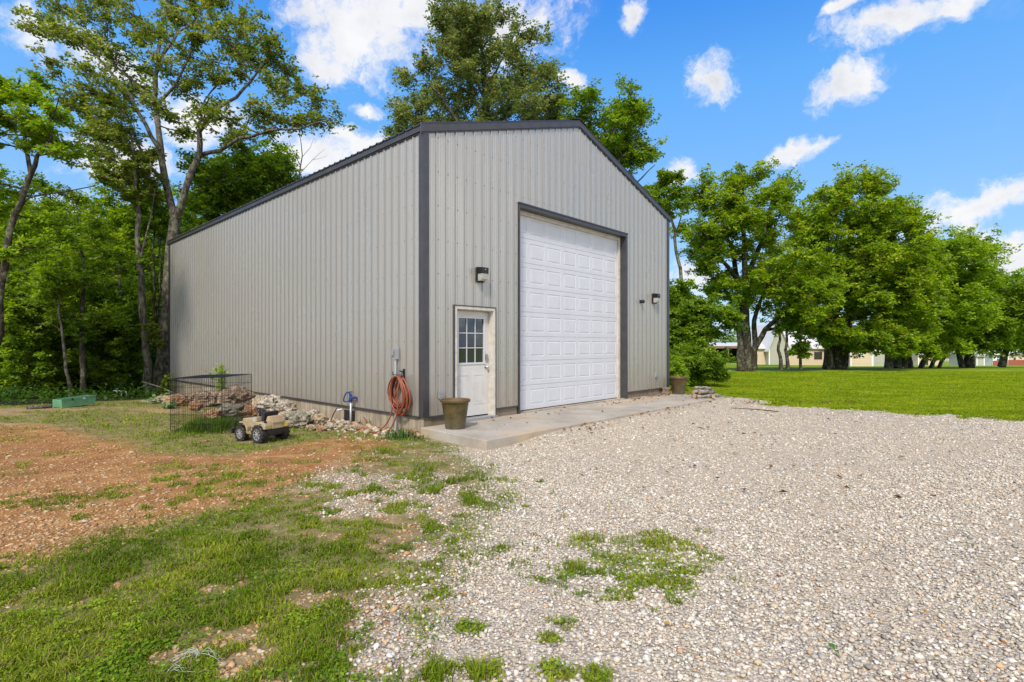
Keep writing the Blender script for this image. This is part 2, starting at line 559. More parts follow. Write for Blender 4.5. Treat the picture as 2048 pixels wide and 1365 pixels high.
    t.l.new(bn.outputs[0], b.inputs['Normal'])
    return m


def axis_pts(breaks):
    out = [breaks[0][0]]
    for (a, b, step) in breaks:
        n = max(1, int(round((b - a) / step)))
        out += list(np.linspace(a, b, n + 1)[1:])
    return np.array(out)


gx = axis_pts([(-1500, -200, 130), (-200, -60, 14), (-60, -24, 2), (-24, -14, .5), (-14, -7, .14), (-7, 4, .07), (4, 12, .16), (12, 30, .6), (30, 90, 3), (90, 300, 15), (300, 1500, 130)])
gy = axis_pts([(-60, -6, 6), (-6, 1.6, .8), (1.6, 7, .055), (7, 12, .09), (12, 18, .16), (18, 30, .6), (30, 60, 2), (60, 140, 5), (140, 400, 26), (400, 3000, 260)])
GX, GY = np.meshgrid(gx, gy)
GXf, GYf = GX.ravel(), GY.ravel()
zg, zd, zgr, zl, zy, zw, zs = zones(GXf, GYf)
GZ = gz(GXf, GYf) + (fbm(GXf * 3, GYf * 3, 61) - .5) * 0.03 * sm(30, 12, GYf) * (1 - zl) * sm(6.0, 3.0, GXf)
GZ = GZ - zw * np.clip(GYf - 17, 0, 40) * 0.03
nx, ny = len(gx), len(gy)
ii = (np.arange(ny - 1)[:, None] * nx + np.arange(nx - 1)[None, :]).ravel()
me = np_mesh('ground', np.stack([GXf, GYf, GZ], 1), quads=np.stack([ii, ii + 1, ii + nx + 1, ii + nx], 1),
             mats=[ground_material()], cols=np.stack([zg, zd, zgr, zl], 1), smooth=True)
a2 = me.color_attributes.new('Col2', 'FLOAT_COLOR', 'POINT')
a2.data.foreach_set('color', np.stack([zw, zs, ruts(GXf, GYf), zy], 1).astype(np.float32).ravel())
tag(link('ground', me), kind='structure')


# ------------------------------------------------------------------ scattered stones and grass
def vcol_mat(name, rough=.85, trans=0.0, spec=.3, noisy=None, spots=None):
    m = bpy.data.materials.new(name); m.use_nodes = True
    t = NT(m.node_tree); b = t.n['Principled BSDF']
    b.inputs['Roughness'].default_value = rough; b.inputs['Specular IOR Level'].default_value = spec
    a = t.node('ShaderNodeAttribute', attribute_name='Col').outputs['Color']
    if noisy:
        co = t.node('ShaderNodeTexCoord').outputs['Object']
        a = t.mix(t.range(t.noise(co, noisy[0], 5, .65), .35, .7, 0, noisy[1]), a, (*noisy[2], 1))
    t.l.new(a, b.inputs['Base Color'])
    if trans:
        o = t.n['Material Output']
        tr = t.node('ShaderNodeBsdfTranslucent')
        hs = t.node('ShaderNodeHueSaturation'); hs.inputs['Value'].default_value = 1.25; hs.inputs['Saturation'].default_value = 1.1; hs.inputs['Hue'].default_value = .49
        t.l.new(a, hs.inputs['Color']); t.l.new(hs.outputs[0], tr.inputs[0])
        mx = t.node('ShaderNodeMixShader'); mx.inputs[0].default_value = trans
        t.l.new(b.outputs[0], mx.inputs[1]); t.l.new(tr.outputs[0], mx.inputs[2]); t.l.new(mx.outputs[0], o.inputs[0])
    return m


M_STONE = vcol_mat('stone chip', .9, noisy=(60, .4, (.42, .35, .26)), spec=.15)
M_LEAF = vcol_mat('leaf', .5, trans=.5, spec=.28)
M_GRASS = vcol_mat('grass blade', .7, trans=.35, spec=.1)
M_DRYLEAF = vcol_mat('dry leaf', .8, trans=.1)

_ico_v = None


def ico(seed, sub=1):
    import bmesh
    bm = bmesh.new(); bmesh.ops.create_icosphere(bm, subdivisions=sub, radius=1)
    r = np.random.default_rng(seed)
    v = np.array([p.co[:] for p in bm.verts]); f = np.array([[q.index for q in p.verts] for p in bm.faces]); bm.free()
    v *= (1 + r.uniform(-.34, .34, (len(v), 1)))
    return v, f


def scatter_stones(name, P, size, palette, weights, sink=.35, flat=(.45, .8)):
    n = len(P)
    V = []; Fa = []; C = []
    pal = np.array(palette)
    base = 0
    which = rng.integers(0, 6, n)
    for k in range(6):
        idx = np.where(which == k)[0]
        if not len(idx): continue
        v, f = ico(100 + k)
        m = len(idx)
        s = size[idx][:, None] * np.stack([rng.uniform(.8, 1.3, m), rng.uniform(.65, 1.0, m), rng.uniform(*flat, m)], 1)
        vv = v[None] * s[:, None, :]
        ti = rng.normal(0, .22, m); c, sn = np.cos(ti)[:, None], np.sin(ti)[:, None]
        y = vv[..., 1] * c - vv[..., 2] * sn; z = vv[..., 1] * sn + vv[..., 2] * c; x = vv[..., 0]
        an = rng.uniform(0, 2 * PI, m); c, sn = np.cos(an)[:, None], np.sin(an)[:, None]
        X = x * c - y * sn; Y = x * sn + y * c
        vv = np.stack([X, Y, z], 2) + P[idx][:, None, :]
        vv[..., 2] += (s[:, 2] * (1 - 2 * sink) * .8)[:, None]
        V.append(vv.reshape(-1, 3))
        Fa.append((f[None] + (np.arange(m) * len(v))[:, None, None]).reshape(-1, 3) + base)
        base += m * len(v)
        col = pal[rng.choice(len(pal), m, p=weights)] * rng.uniform(.82, 1.12, (m, 1))
        C.append(np.repeat(col, len(v), 0))
    me = np_mesh(name, np.concatenate(V), tris=np.concatenate(Fa), mats=[M_STONE], cols=np.concatenate(C))
    return link(name, me)


def screen_pts(n, u0, u1, v0, v1, mode=1.0):
    """random ground points; density falls with distance"""
    u = rng.uniform(u0, u1, n); v = rng.uniform(v0, v1, n)
    Y = H * F / (v - HY); X = (u - CX) / F * Y
    return X, Y


def area_pts(n, x0, x1, y0, y1):
    return rng.uniform(x0, x1, n), rng.uniform(y0, y1, n)


GPAL = [(.56, .50, .40), (.64, .585, .485), (.46, .405, .32), (.52, .415, .285), (.36, .335, .29), (.52, .33, .17), (.19, .18, .165), (.70, .66, .57)]
GW = np.array([.24, .18, .18, .10, .14, .022, .04, .10]); GW /= GW.sum()


def slab_local(x, y):
    th = math.atan2(.730, .683)
    dx, dy = x + 1.553, y - 9.316
    return dx * math.cos(th) + dy * math.sin(th), -dx * math.sin(th) + dy * math.cos(th)


def off_slab(x, y):
    t, s = slab_local(x, y)
    return ~((t > -.22) & (s > -1.78) & (t < 9.3)) & ~((t > -.02) & (s > -.1) & (t < 9.25) & (s < 15.5))


x1, y1 = area_pts(185000, -4.2, 6.2, 2.2, 6.6)
kk = rng.uniform(0, 1, len(x1)) < 1 - sm(5.9, 6.6, y1)
x1, y1 = x1[kk], y1[kk]
k = np.abs(x1) < y1 * 1.02 + .3
x1, y1 = x1[k], y1[k]
x2, y2 = screen_pts(150000, -40, 2090, 798, 985)
kk = rng.uniform(0, 1, len(x2)) < sm(5.9, 6.35, y2)
x2, y2 = x2[kk], y2[kk]
X = np.concatenate([x1, x2]); Y = np.concatenate([y1, y2])
g_, d_, gr_, l_, yd_, w_, st_ = zones(X, Y)
k = (rng.uniform(0, 1, len(X)) < g_ * (1 - .6 * gr_) * (.62 + .45 * sm(.38, .56, fbm(X * .8, Y * .8, 303))) * (1 - .5 * ruts(X, Y))) & off_slab(X, Y)
X, Y = X[k], Y[k]
sz = np.minimum(np.exp(rng.normal(math.log(.0076), .42, len(X))), .021) * (1 + .05 * np.maximum(0, Y - 6))
P = np.stack([X, Y, gz(X, Y) + (fbm(X * 3, Y * 3, 61) - .5) * .03 * sm(6.0, 3.0, X) + rng.uniform(-.004, .009, len(X))], 1)
tag(scatter_stones('gravel', P, sz, GPAL, GW), 'pale crushed limestone gravel covering the driveway apron', 'gravel', kind='stuff')

# chips in the dirt and thin places of the yard
x1, y1 = screen_pts(42000, -60, 960, 850, 1400)
g_, d_, gr_, l_, yd_, w_, st_ = zones(x1, y1)
k = (rng.uniform(0, 1, len(x1)) < (d_ * .5 + yd_ * .45 * (1 - gr_)) * (1 - .5 * gr_) * (.25 + 1.3 * fbm(x1 * 1.1, y1 * 2, 77))) & off_slab(x1, y1)
X, Y = x1[k], y1[k]
sz = np.exp(rng.normal(math.log(.0105), .42, len(X))) * (1 + .03 * np.maximum(0, Y - 5))
P = np.stack([X, Y, gz(X, Y) + (fbm(X * 3, Y * 3, 61) - .5) * .03], 1)
DPAL = [(.42, .235, .09), (.46, .30, .14), (.34, .165, .055), (.50, .37, .21), (.25, .12, .045), (.56, .46, .32)]
tag(scatter_stones('dirt_stones', P, sz, DPAL, np.array([.29, .24, .21, .11, .11, .04]), flat=(.25, .5)),
    'small orange and tan stone chips strewn over the bare dirt', 'stones', kind='stuff')

# rubble of fist-sized stones along the foundation
n = 520
tt = rng.uniform(-.05, 7.0, n); oo = np.abs(rng.normal(0, .38, n)) + .03
oo = oo * (1 + .12 * tt)
U1 = np.array((-.7305, .683)); U2 = np.array((.683, .730)); C0 = np.array((-1.553, 9.316))
P2 = C0 + tt[:, None] * U1 - oo[:, None] * U2
sz = np.minimum(np.exp(rng.normal(math.log(.036), .42, n)) * (1.25 - .5 * np.clip(oo, 0, 1)), .075)
P = np.stack([P2[:, 0], P2[:, 1], gz(P2[:, 0], P2[:, 1]) + .04 * np.clip(.6 - oo, 0, 1)], 1)
tag(scatter_stones('rubble', P, sz, [(.44, .36, .26), (.42, .29, .17), (.34, .29, .22), (.52, .45, .35), (.36, .19, .10)], np.array([.3, .25, .2, .15, .1]), flat=(.45, .8)),
    'loose tan rubble stones heaped along the concrete foundation', 'stones', kind='stuff')


def blades(X, Y, Z, h, wd, col, lean=.45, tipcol=1.25):
    n = len(X)
    an = rng.uniform(0, 2 * PI, n); ld = rng.uniform(0, 2 * PI, n)
    ln = np.abs(rng.normal(0, lean, n)) + .08
    px, py = np.cos(an) * wd / 2, np.sin(an) * wd / 2
    lx, ly = np.cos(ld) * ln, np.sin(ld) * ln
    z0 = np.zeros(n)
    b0 = np.stack([X - px, Y - py, Z - .004], 1); b1 = np.stack([X + px, Y + py, Z - .004], 1)
    mx, my, mz = X + lx * h * .35, Y + ly * h * .35, Z + h * .6
    m0 = np.stack([mx - px * .8, my - py * .8, mz], 1); m1 = np.stack([mx + px * .8, my + py * .8, mz], 1)
    hz = h / np.sqrt(1 + ln ** 2) * (1.0 - .1 * ln)
    tip = np.stack([X + lx * h * .95, Y + ly * h * .95, Z + np.maximum(hz, .25 * h)], 1)
    V = np.stack([b0, b1, m1, m0, tip], 1).reshape(-1, 3)
    i = np.arange(n) * 5
    q = np.stack([i, i + 1, i + 2, i + 3], 1); t = np.stack([i + 3, i + 2, i + 4], 1)
    C = np.repeat(col, 5, 0).reshape(n, 5, 3).copy()
    return V, t, q, C.reshape(-1, 3)


def grass_color(X, Y, dry=.14, base=((.07, .13, .010), (.17, .25, .014), (.38, .42, .04))):
    n = len(X)
    f = np.clip(fbm(X * 2.2, Y * 2.2, 90) + rng.normal(0, .16, n), 0, 1)[:, None]
    a, b, c = [np.array(q) for q in base]
    col = np.where(f < .5, a + (b - a) * f * 2, b + (c - b) * (f - .5) * 2)
    d = rng.uniform(0, 1, n) < dry
    col[d] = np.array((.30, .24, .10)) * rng.uniform(.7, 1.2, (d.sum(), 1))
    return col


def build_blades(name, X, Y, h, wd, col, **kw):
    Z = gz(X, Y) + (fbm(X * 3, Y * 3, 61) - .5) * .03 * sm(6.0, 3.0, X)
    V, t, q, C = blades(X, Y, Z, h, wd, col, **kw)
    me = np_mesh(name, V, tris=t, quads=q, mats=[M_GRASS], cols=C)
    return link(name, me)


# yard grass, weeds
xa, ya = screen_pts(300000, -60, 1500, 800, 1410)
xb, yb = area_pts(60000, -6.2, .5, 2.2, 6.5)
X = np.concatenate([xa, xb]); Y = np.concatenate([ya, yb])
g_, d_, gr_, l_, yd_, w_, st_ = zones(X, Y)
k = (rng.uniform(0, 1, len(X)) < gr_ ** 1.6 * (.16 + .9 * sm(.40, .60, fbm(X * 7, Y * 7, 201, 4)))) & off_slab(X, Y) & (l_ < .5)
X, Y = X[k], Y[k]
clump = sm(.52, .66, fbm(X * 2.6, Y * 2.6, 55))
h = (.018 + .022 * rng.uniform(0, 1, len(X)) ** 1.5) * (1 + 1.0 * clump) * (1 + .02 * Y)
tag(build_blades('grass', X, Y, h, .0035 + .0009 * Y + .002 * rng.uniform(0, 1, len(X)), grass_color(X, Y), lean=.9),
    'patchy green grass and low weeds growing over the dirt yard', 'grass', kind='stuff')
# broad-leaved ground weeds (clover like rosettes)
xa, ya = screen_pts(100000, -60, 1450, 900, 1410)
g_, d_, gr_, l_, yd_, w_, st_ = zones(xa, ya)
k = (rng.uniform(0, 1, len(xa)) < gr_ * sm(.44, .62, fbm(xa * 1.1, ya * 1.1, 123)) * sm(.38, .60, fbm(xa * 8, ya * 8, 204, 3))) & off_slab(xa, ya)
X, Y = xa[k], ya[k]
n = len(X)


def leaves_np(P, size, tiltsd=.5, aspect=.6, fold=.15):
    """diamond leaves with random orientation, verts (n*4)"""
    n = len(P)
    az = rng.uniform(0, 2 * PI, n); el = rng.normal(0, tiltsd, n); ro = rng.normal(0, tiltsd, n)
    d = np.stack([np.cos(az) * np.cos(el), np.sin(az) * np.cos(el), np.sin(el)], 1)
    return leaves_dir(P, d, size, ro, aspect, fold)


def leaves_dir(P, d, size, ro, aspect=.6, fold=.15):
    n = len(P)
    up = np.array((0, 0, 1.0))
    s = np.cross(d, up); s /= np.linalg.norm(s, axis=1)[:, None] + 1e-6
    nn = np.cross(s, d)
    c, q = np.cos(ro)[:, None], np.sin(ro)[:, None]
    s2 = s * c + nn * q; n2 = nn * c - s * q
    L = size[:, None]
    a = P; t = P + d * L
    m = P + d * L * .45
    l = m + s2 * L * aspect * .5 + n2 * L * fold; r = m - s2 * L * aspect * .5 + n2 * L * fold
    V = np.stack([a, r, t, l], 1).reshape(-1, 3)
    i = np.arange(n) * 4
    Q = np.stack([i, i + 1, i + 2, i + 3], 1)
    return V, Q


P = np.stack([X, Y, gz(X, Y) + .012 + .022 * rng.uniform(0, 1, n)], 1)
V, Q = leaves_np(P, (.009 + .013 * rng.uniform(0, 1, n)) * (1 + .06 * Y), .45, .75, .05)
me = np_mesh('ground_weeds', V, quads=Q, mats=[M_GRASS], cols=np.repeat(grass_color(X, Y, .03, ((.07, .15, .010), (.15, .25, .014), (.30, .40, .03))), 4, 0))
tag(link('ground_weeds', me), 'small round-leaved weeds carpeting the grass in the foreground', 'weeds', kind='stuff')

# lawn blades
xa, ya = screen_pts(190000, 1330, 2100, 757, 850)
xc, yc = screen_pts(60000, 1330, 2100, 738, 757)
xa, ya = np.concatenate([xa, xc]), np.concatenate([ya, yc])
g_, d_, gr_, l_, yd_, w_, st_ = zones(xa, ya)
k = (rng.uniform(0, 1, len(xa)) < l_) & off_slab(xa, ya)
X, Y = xa[k], ya[k]
lc = grass_color(X * .5, Y * .8, .05, ((.14, .215, .005), (.24, .335, .008), (.40, .44, .02)))
tag(build_blades('lawn_grass', X, Y, .03 + .03 * rng.uniform(0, 1, len(X)), .012 + .0011 * Y, lc, lean=.7),
    'mown bright green lawn stretching to the far houses', 'grass', kind='stuff')
# undergrowth along the wood edge
n = 60000
X = rng.uniform(-30, -8.5, n); Y = 13 + 17 * rng.uniform(0, 1, n) ** 1.6
g_, d_, gr_, l_, yd_, w_, st_ = zones(X, Y)
t_, s_ = slab_local(X, Y)
k = (w_ > .03) & ((t_ < -.4) | (s_ > 15.8)) & (rng.uniform(0, 1, n) < .45 + .5 * (w_ < .9))
X, Y = X[k], Y[k]; n = len(X)
hh = rng.uniform(0.02, 1, n) ** 1.3 * (.16 + .62 * fbm(X * .9, Y * .9, 8) ** 1.6)
P = np.stack([X, Y, gz(X, Y) - np.clip(Y - 17, 0, 40) * .03 + hh], 1)
V, Q = leaves_np(P, rng.uniform(.06, .14, n), .45, .6, .1)
me = np_mesh('undergrowth', V, quads=Q, mats=[M_LEAF], cols=np.repeat(grass_color(X, Y, .0, ((.03, .085, .01), (.055, .13, .016), (.11, .19, .03))), 4, 0))
tag(link('undergrowth', me), 'leafy undergrowth along the edge of the wood', 'undergrowth', kind='stuff')

# ------------------------------------------------------------------ trees
def bark_mat(name, c1, c2, c3):
    m = bpy.data.materials.new(name); m.use_nodes = True
    t = NT(m.node_tree); b = t.n['Principled BSDF']
    b.inputs['Roughness'].default_value = .95; b.inputs['Specular IOR Level'].default_value = .1
    co = t.node('ShaderNodeTexCoord').outputs['Object']
    mp = t.node('ShaderNodeMapping'); mp.inputs['Scale'].default_value = (1, 1, .28); t.l.new(co, mp.inputs[0])
    n1 = t.noise(mp.outputs[0], 13, 6, .7); n2 = t.noise(co, 3.5, 4, .6)
    c = t.ramp(n1, [(.36, c1), (.5, c2), (.66, c3)])
    c = t.mix(t.range(n2, .52, .60, 0, .55), c, (.24, .26, .16, 1)); c = t.mix(t.range(t.noise(co, 6, 4, .6), .52, .60, 0, .6), c, (.035, .03, .022, 1))
    t.l.new(c, b.inputs['Base Color'])
    bn = t.node('ShaderNodeBump'); bn.inputs['Strength'].default_value = 1; bn.inputs['Distance'].default_value = .05
    t.l.new(n1, bn.inputs['Height']); t.l.new(bn.outputs[0], b.inputs['Normal'])
    return m


BARK = bark_mat('grey bark', (.035, .028, .02), (.13, .11, .085), (.27, .25, .20))
BARKD = bark_mat('dark bark', (.022, .018, .014), (.06, .05, .038), (.12, .105, .08))
GREENS = {
    'oak': ((.09, .15, .025), (.18, .25, .035), (.37, .41, .08)),
    'dark': ((.075, .16, .016), (.175, .29, .025), (.36, .48, .05)),
    'bright': ((.12, .23, .018), (.24, .38, .025), (.42, .55, .05)),
    'maple': ((.10, .20, .014), (.225, .36, .022), (.46, .56, .045)),
    'hickory': ((.10, .155, .04), (.19, .255, .06), (.37, .40, .13)),
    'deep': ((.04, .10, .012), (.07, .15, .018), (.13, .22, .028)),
}


def leaf_cloud(puffs, radii, per, lsize, pal, r, spray=5, flat=.75):
    """puffs (n,3) -> sprays of leaves"""
    puffs = np.asarray(puffs); radii = np.asarray(radii)
    n = len(puffs)
    nt = max(1, per // spray)
    tips = puffs[:, None, :] + r.normal(0, 1, (n, nt, 3)) * radii[:, None, None] * np.array((.55, .55, .55 * flat))
    ptone = r.normal(0, .17, (n, 1)) + r.normal(0, .10, (n, nt))
    tips = tips.reshape(-1, 3); ptone = ptone.reshape(-1)
    m = len(tips)
    az = r.uniform(0, 2 * PI, (m, 1)) + np.arange(spray)[None] * (2 * PI / spray) + r.normal(0, .3, (m, spray))
    el = r.normal(.0, .45, (m, spray)) - .1
    d = np.stack([np.cos(az) * np.cos(el), np.sin(az) * np.cos(el), np.sin(el)], 2).reshape(-1, 3)
    P = np.repeat(tips, spray, 0) + d * lsize * .15
    size = lsize * r.uniform(.7, 1.25, len(P))
    global rng
    V, Q = leaves_dir(P, d, size, r.normal(0, .6, len(P)), .62, .10)
    f = np.clip(.5 + np.repeat(ptone, spray) + r.normal(0, .16, len(P)), 0, 1)[:, None]
    a, b, c = [np.array(q) for q in GREENS[pal]]
    col = np.where(f < .5, a + (b - a) * f * 2, b + (c - b) * (f - .5) * 2)
    if pal in ('maple', 'oak', 'hickory'):
        k = r.uniform(0, 1, len(col)) < .05
        col[k] = np.array((.26, .17, .05)) * r.uniform(.6, 1.2, (k.sum(), 1))
    return V, Q, np.repeat(col, 4, 0)


def grow(limbs, clumps, r, puffs_per=7, twig=.012, upbias=.6):
    """limbs: list of (pts, radii). clumps: list of (center, radius).  returns tubes and puffs"""
    tubes = []; nodes = []
    for pts, rad in limbs:
        pts = [np.array(p, float) for p in pts]
        # resample with slight wiggle
        P = []; Rr = []
        for i in range(len(pts) - 1):
            L = np.linalg.norm(pts[i + 1] - pts[i]); k = max(2, int(L / .45))
            for j in range(k):
                f = j / k
                w = r.normal(0, .02, 3) * min(1.0, L) * (0 if (i == 0 and j == 0) else 1) * (1.5 if rad[i] < .1 else 1)
                P.append(pts[i] * (1 - f) + pts[i + 1] * f + w); Rr.append(rad[i] * (1 - f) + rad[i + 1] * f)
        P.append(pts[-1]); Rr.append(rad[-1])
        tubes.append((P, Rr))
        for p, q in zip(P[1:], Rr[1:]): nodes.append((p, q))
    NP = [n[0] for n in nodes]; NR = [n[1] for n in nodes]
    puffs = []; prad = []
    A = np.array(NP)
    order = sorted(range(len(clumps)), key=lambda i: np.min(np.linalg.norm(A - np.array(clumps[i][0]), axis=1)))
    for i in order:
        c, rr = np.array(clumps[i][0], float), clumps[i][1]
        A = np.array(NP)
        dv = c - A; dist = np.linalg.norm(dv, axis=1)
        cost = dist + upbias * np.maximum(0, -(dv[:, 2])) + .3 * (np.array(NR) < .02)
        j = int(np.argmin(cost)); s, r0 = A[j], NR[j]
        L = dist[j]
        rs = min(r0 * .62, .012 + .016 * L + .01 * rr)
        mid = (s + c) / 2 + np.array((0, 0, -.06 * L)) + r.normal(0, .06, 3) * L
        k = max(3, int(L / .4))
        P = []; Rr = []
        for q in range(k + 1):
            f = q / k
            P.append((1 - f) ** 2 * s + 2 * f * (1 - f) * mid + f * f * c + (r.normal(0, .015, 3) * min(L, 2) if 0 < q < k else 0)); Rr.append(rs * (1 - f) + twig * f)
        tubes.append((P, Rr))
        for p, q in zip(P[1:], Rr[1:]): NP.append(p); NR.append(q)
        for _ in range(puffs_per):
            d = r.normal(0, 1, 3); d /= np.linalg.norm(d)
            e = c + d * rr * r.uniform(.35, 1.1) * np.array((1, 1, .8))
            b = P[r.integers(max(1, k // 2), k + 1)]
            m = (b + e) / 2 + r.normal(0, .05, 3) * rr
            tubes.append(([b, m, e], [twig, twig * .8, twig * .5]))
            puffs.append(e); prad.append(rr * .33)
            if r.uniform() < .6: puffs.append(m); prad.append(rr * .26)
    return tubes, np.array(puffs), np.array(prad)


def tubes_mesh(name, tubes, mt, n=6):
    V = []; Q = []; base = 0
    for P, Rr in tubes:
        P = np.array(P); k = len(P)
        d = np.gradient(P, axis=0); d /= np.linalg.norm(d, axis=1)[:, None] + 1e-9
        ref = np.array((.3, .2, .93)); 
        if abs(d[0] @ ref) > .8: ref = np.array((1., 0, .1))
        a = np.cross(d, ref); a /= np.linalg.norm(a, axis=1)[:, None] + 1e-9
        b = np.cross(d, a)
        nn = n if max(Rr) > .05 else 4
        if max(Rr) > .15: nn = 12
        th = np.arange(nn) * 2 * PI / nn
        rr = np.array(Rr)[:, None, None]
        v = P[:, None, :] + (a[:, None, :] * np.cos(th)[None, :, None] + b[:, None, :] * np.sin(th)[None, :, None]) * rr
        V.append(v.reshape(-1, 3))
        i = (np.arange(k - 1)[:, None] * nn + np.arange(nn)[None]).ravel()
        j = (np.arange(k - 1)[:, None] * nn + (np.arange(nn)[None] + 1) % nn).ravel()
        Q.append(np.stack([i, j, j + nn, i + nn], 1) + base)
        base += k * nn
    return np_mesh(name, np.concatenate(V), quads=np.concatenate(Q), mats=[mt], smooth=True)


def tree(name, label, base, limbs, clumps, pal='oak', per=50, lsize=.14, puffs_per=7, bark=BARK, seed=1, group=None, twig=.012, cat='tree', spray=5, flat=.75):
    """limbs & clumps in world coordinates"""
    r = np.random.default_rng(seed)
    b = np.array(base, float)
    limbs = [([np.array(p, float) - b for p in pts], rad) for pts, rad in limbs]
    clumps = [(np.array(c, float) - b, q) for c, q in clumps]
    tubes, puffs, prad = grow(limbs, clumps, r, puffs_per, twig)
    root = empty(name, tuple(b), 0, label, cat, group)
    link('trunk', tubes_mesh('trunk', tubes, bark), root)
    if len(puffs):
        V, Q, C = leaf_cloud(puffs, prad, per, lsize, pal, r, spray, flat)
        link('crown', np_mesh('crown', V, quads=Q, mats=[M_LEAF], cols=C), root)
    return root


def px_clumps(poly, n, Y, thick, rr, seed, mind=.75):
    """clump centres filling a crown outline measured in the photograph at distance Y; gives it depth"""
    r = np.random.default_rng(seed)
    P = [tuple(at(u, v, Y)[i] for i in (0, 2)) for (u, v) in poly]
    xs = [p[0] for p in P]; zs = [p[1] for p in P]
    cx, cz = np.mean(xs), np.mean(zs)
    out = []; tries = 0
    while len(out) < n and tries < n * 60:
        tries += 1
        x = r.uniform(min(xs), max(xs)); z = r.uniform(min(zs), max(zs))
        sd = poly_sd(np.array([x]), np.array([z]), P)[0]
        if sd < rr * .45: continue
        q = min(1.0, sd / (.5 * min(max(xs) - min(xs), max(zs) - min(zs))) * 1.6)
        y = r.uniform(-1, 1) * thick * math.sqrt(q)
        c = np.array((x * (1 + y / Y * 0), Y + y, z))
        if any(np.linalg.norm(c - o[0]) < rr * mind for o in out): continue
        out.append((c, rr * r.uniform(.8, 1.2)))
    return out


def limb(px, Y, r0, r1, dy=0.0):
    """limb from photo pixels at distance Y, drifting dy in depth along its length"""
    n = len(px)
    pts = [at(u, v, Y + dy * (i / max(1, n - 1))) for i, (u, v) in enumerate(px)]
    rad = [r0 + (r1 - r0) * (i / max(1, n - 1)) for i in range(n)]
    return (pts, rad)


# --- the big oak behind the far corner of the workshop
Y0 = 21.5
bz = gp(322, 783)
oak_l = [limb([(318, 792), (326, 740), (330, 700), (338, 600), (345, 500), (350, 440)], Y0, .33, .20),
         limb([(350, 440), (335, 380), (320, 300), (310, 200), (318, 100), (330, 20), (338, -80)], Y0, .155, .03, .8),
         limb([(350, 440), (372, 372), (398, 312), (400, 262), (425, 222), (470, 195), (500, 165), (540, 120)], Y0, .14, .03, -1.2),
         limb([(398, 312), (440, 300), (480, 278), (540, 262), (600, 258), (660, 240)], Y0, .09, .02, -2.0),
         limb([(320, 300), (290, 250), (258, 190), (212, 130), (168, 92), (115, 70)], Y0, .09, .02, -1.5),
         limb([(310, 205), (250, 150), (190, 90), (150, 40), (100, -10)], Y0, .07, .02, 1.5),
         limb([(318, 120), (360, 66), (400, 25), (440, -20)], Y0, .07, .02, 1.5),
         limb([(310, 215), (350, 170), (380, 120), (392, 50)], Y0, .07, .02, -1.0),
         limb([(335, 380), (300, 330), (268, 270), (240, 200), (225, 150)], Y0, .08, .02, 1.4),
         limb([(400, 262), (410, 200), (450, 150), (470, 90)], Y0, .05, .02, 1.2),
         limb([(480, 278), (500, 235), (560, 205), (620, 185)], Y0, .04, .015, .6)]
oc = [(190, 150), (330, 60), (380, 180), (260, 330), (480, 240), (560, 90), (600, 250), (640, 330), (700, 60), (760, 200), (820, 160), (900, 60), (1000, 120),
      (880, 330), (1150, 130), (1230, 150), (1330, 100), (1450, 200), (1480, 300), (1350, 260), (1250, 290), (1120, 330), (1580, 400), (1650, 480), (1500, 440),
      (1200, 430), (1060, 430), (930, 640), (1000, 480), (680, 500), (560, 520), (440, 560), (470, 630), (380, 580), (700, 620), (600, 700), (520, 760), (1250, 650),
      (1400, 620), (1530, 640), (1650, 650), (1780, 660), (1450, 700), (1100, 640), (1000, 720), (1150, 600), (1300, 740), (620, 20), (1050, 10), (1180, 30), (440, 20), (780, 380),
      (540, 410), (820, 560), (1340, 180), (1420, 360), (1300, 370), (330, 180), (230, 120), (880, 200), (960, 20), (820, -60), (1000, -80), (700, -90), (500, -60), (1150, -60),
      (560, 600), (640, 780), (560, 860), (480, 480), (1000, 300), (1060, 220), (760, 480), (640, 560), (700, 730), (1700, 560), (1560, 520)]
r0 = np.random.default_rng(3)
clumps = []
for (zx, zy) in oc:
    u, v = zx / 2.73, zy / 2.73
    sp = 2.6 if 300 < zx < 1500 else 1.4
    clumps.append((np.array(at(u, v, Y0 + r0.uniform(-sp, sp))), r0.uniform(.55, .95)))
tree('oak_tree', 'tallest open-crowned oak with a thick lichened trunk behind the far left corner of the workshop', (at(318, 792, Y0).x, Y0, at(318, 792, Y0).z),
     oak_l, clumps, 'oak', per=32, lsize=.14, puffs_per=10, seed=5, twig=.015)

# --- near left tree leaning in from the edge of the frame
Yn = 14.5
nl = [limb([(-22, 850), (-8, 700), (0, 600), (14, 500), (30, 430), (48, 380), (62, 348)], Yn, .105, .06),
      limb([(62, 348), (48, 300), (42, 250), (46, 200), (40, 150)], Yn, .06, .01, .8),
      limb([(62, 348), (76, 312), (104, 278), (100, 240), (120, 190)], Yn, .062, .01, -.6),
      limb([(30, 430), (60, 395), (130, 385), (190, 372)], Yn, .03, .012, .8),
      limb([(40, 160), (10, 200), (-30, 190)], Yn, .02, .01, .3), limb([(42, 250), (5, 230), (-25, 250)], Yn, .025, .01, .3),
      limb([(76, 312), (120, 306), (165, 320)], Yn, .025, .01, .3)]
nc = px_clumps([(-60, 120), (20, 108), (60, 120), (95, 150), (128, 200), (150, 280), (180, 330), (170, 365), (140, 340), (60, 300), (-60, 330)], 34, Yn, 1.3, .42, 11)
nc += px_clumps([(-60, 330), (50, 330), (60, 420), (150, 440), (110, 520), (40, 560), (-60, 620)], 22, Yn + .6, 1.2, .45, 12)
tree('leaning_tree', 'slender dark-stemmed tree with light green leaves at the left edge of the wood', (at(-22, 850, Yn).x, Yn, at(-22, 850, Yn).z), nl, nc, 'bright', per=45, lsize=.115, puffs_per=6, bark=BARKD, seed=12, twig=.008)

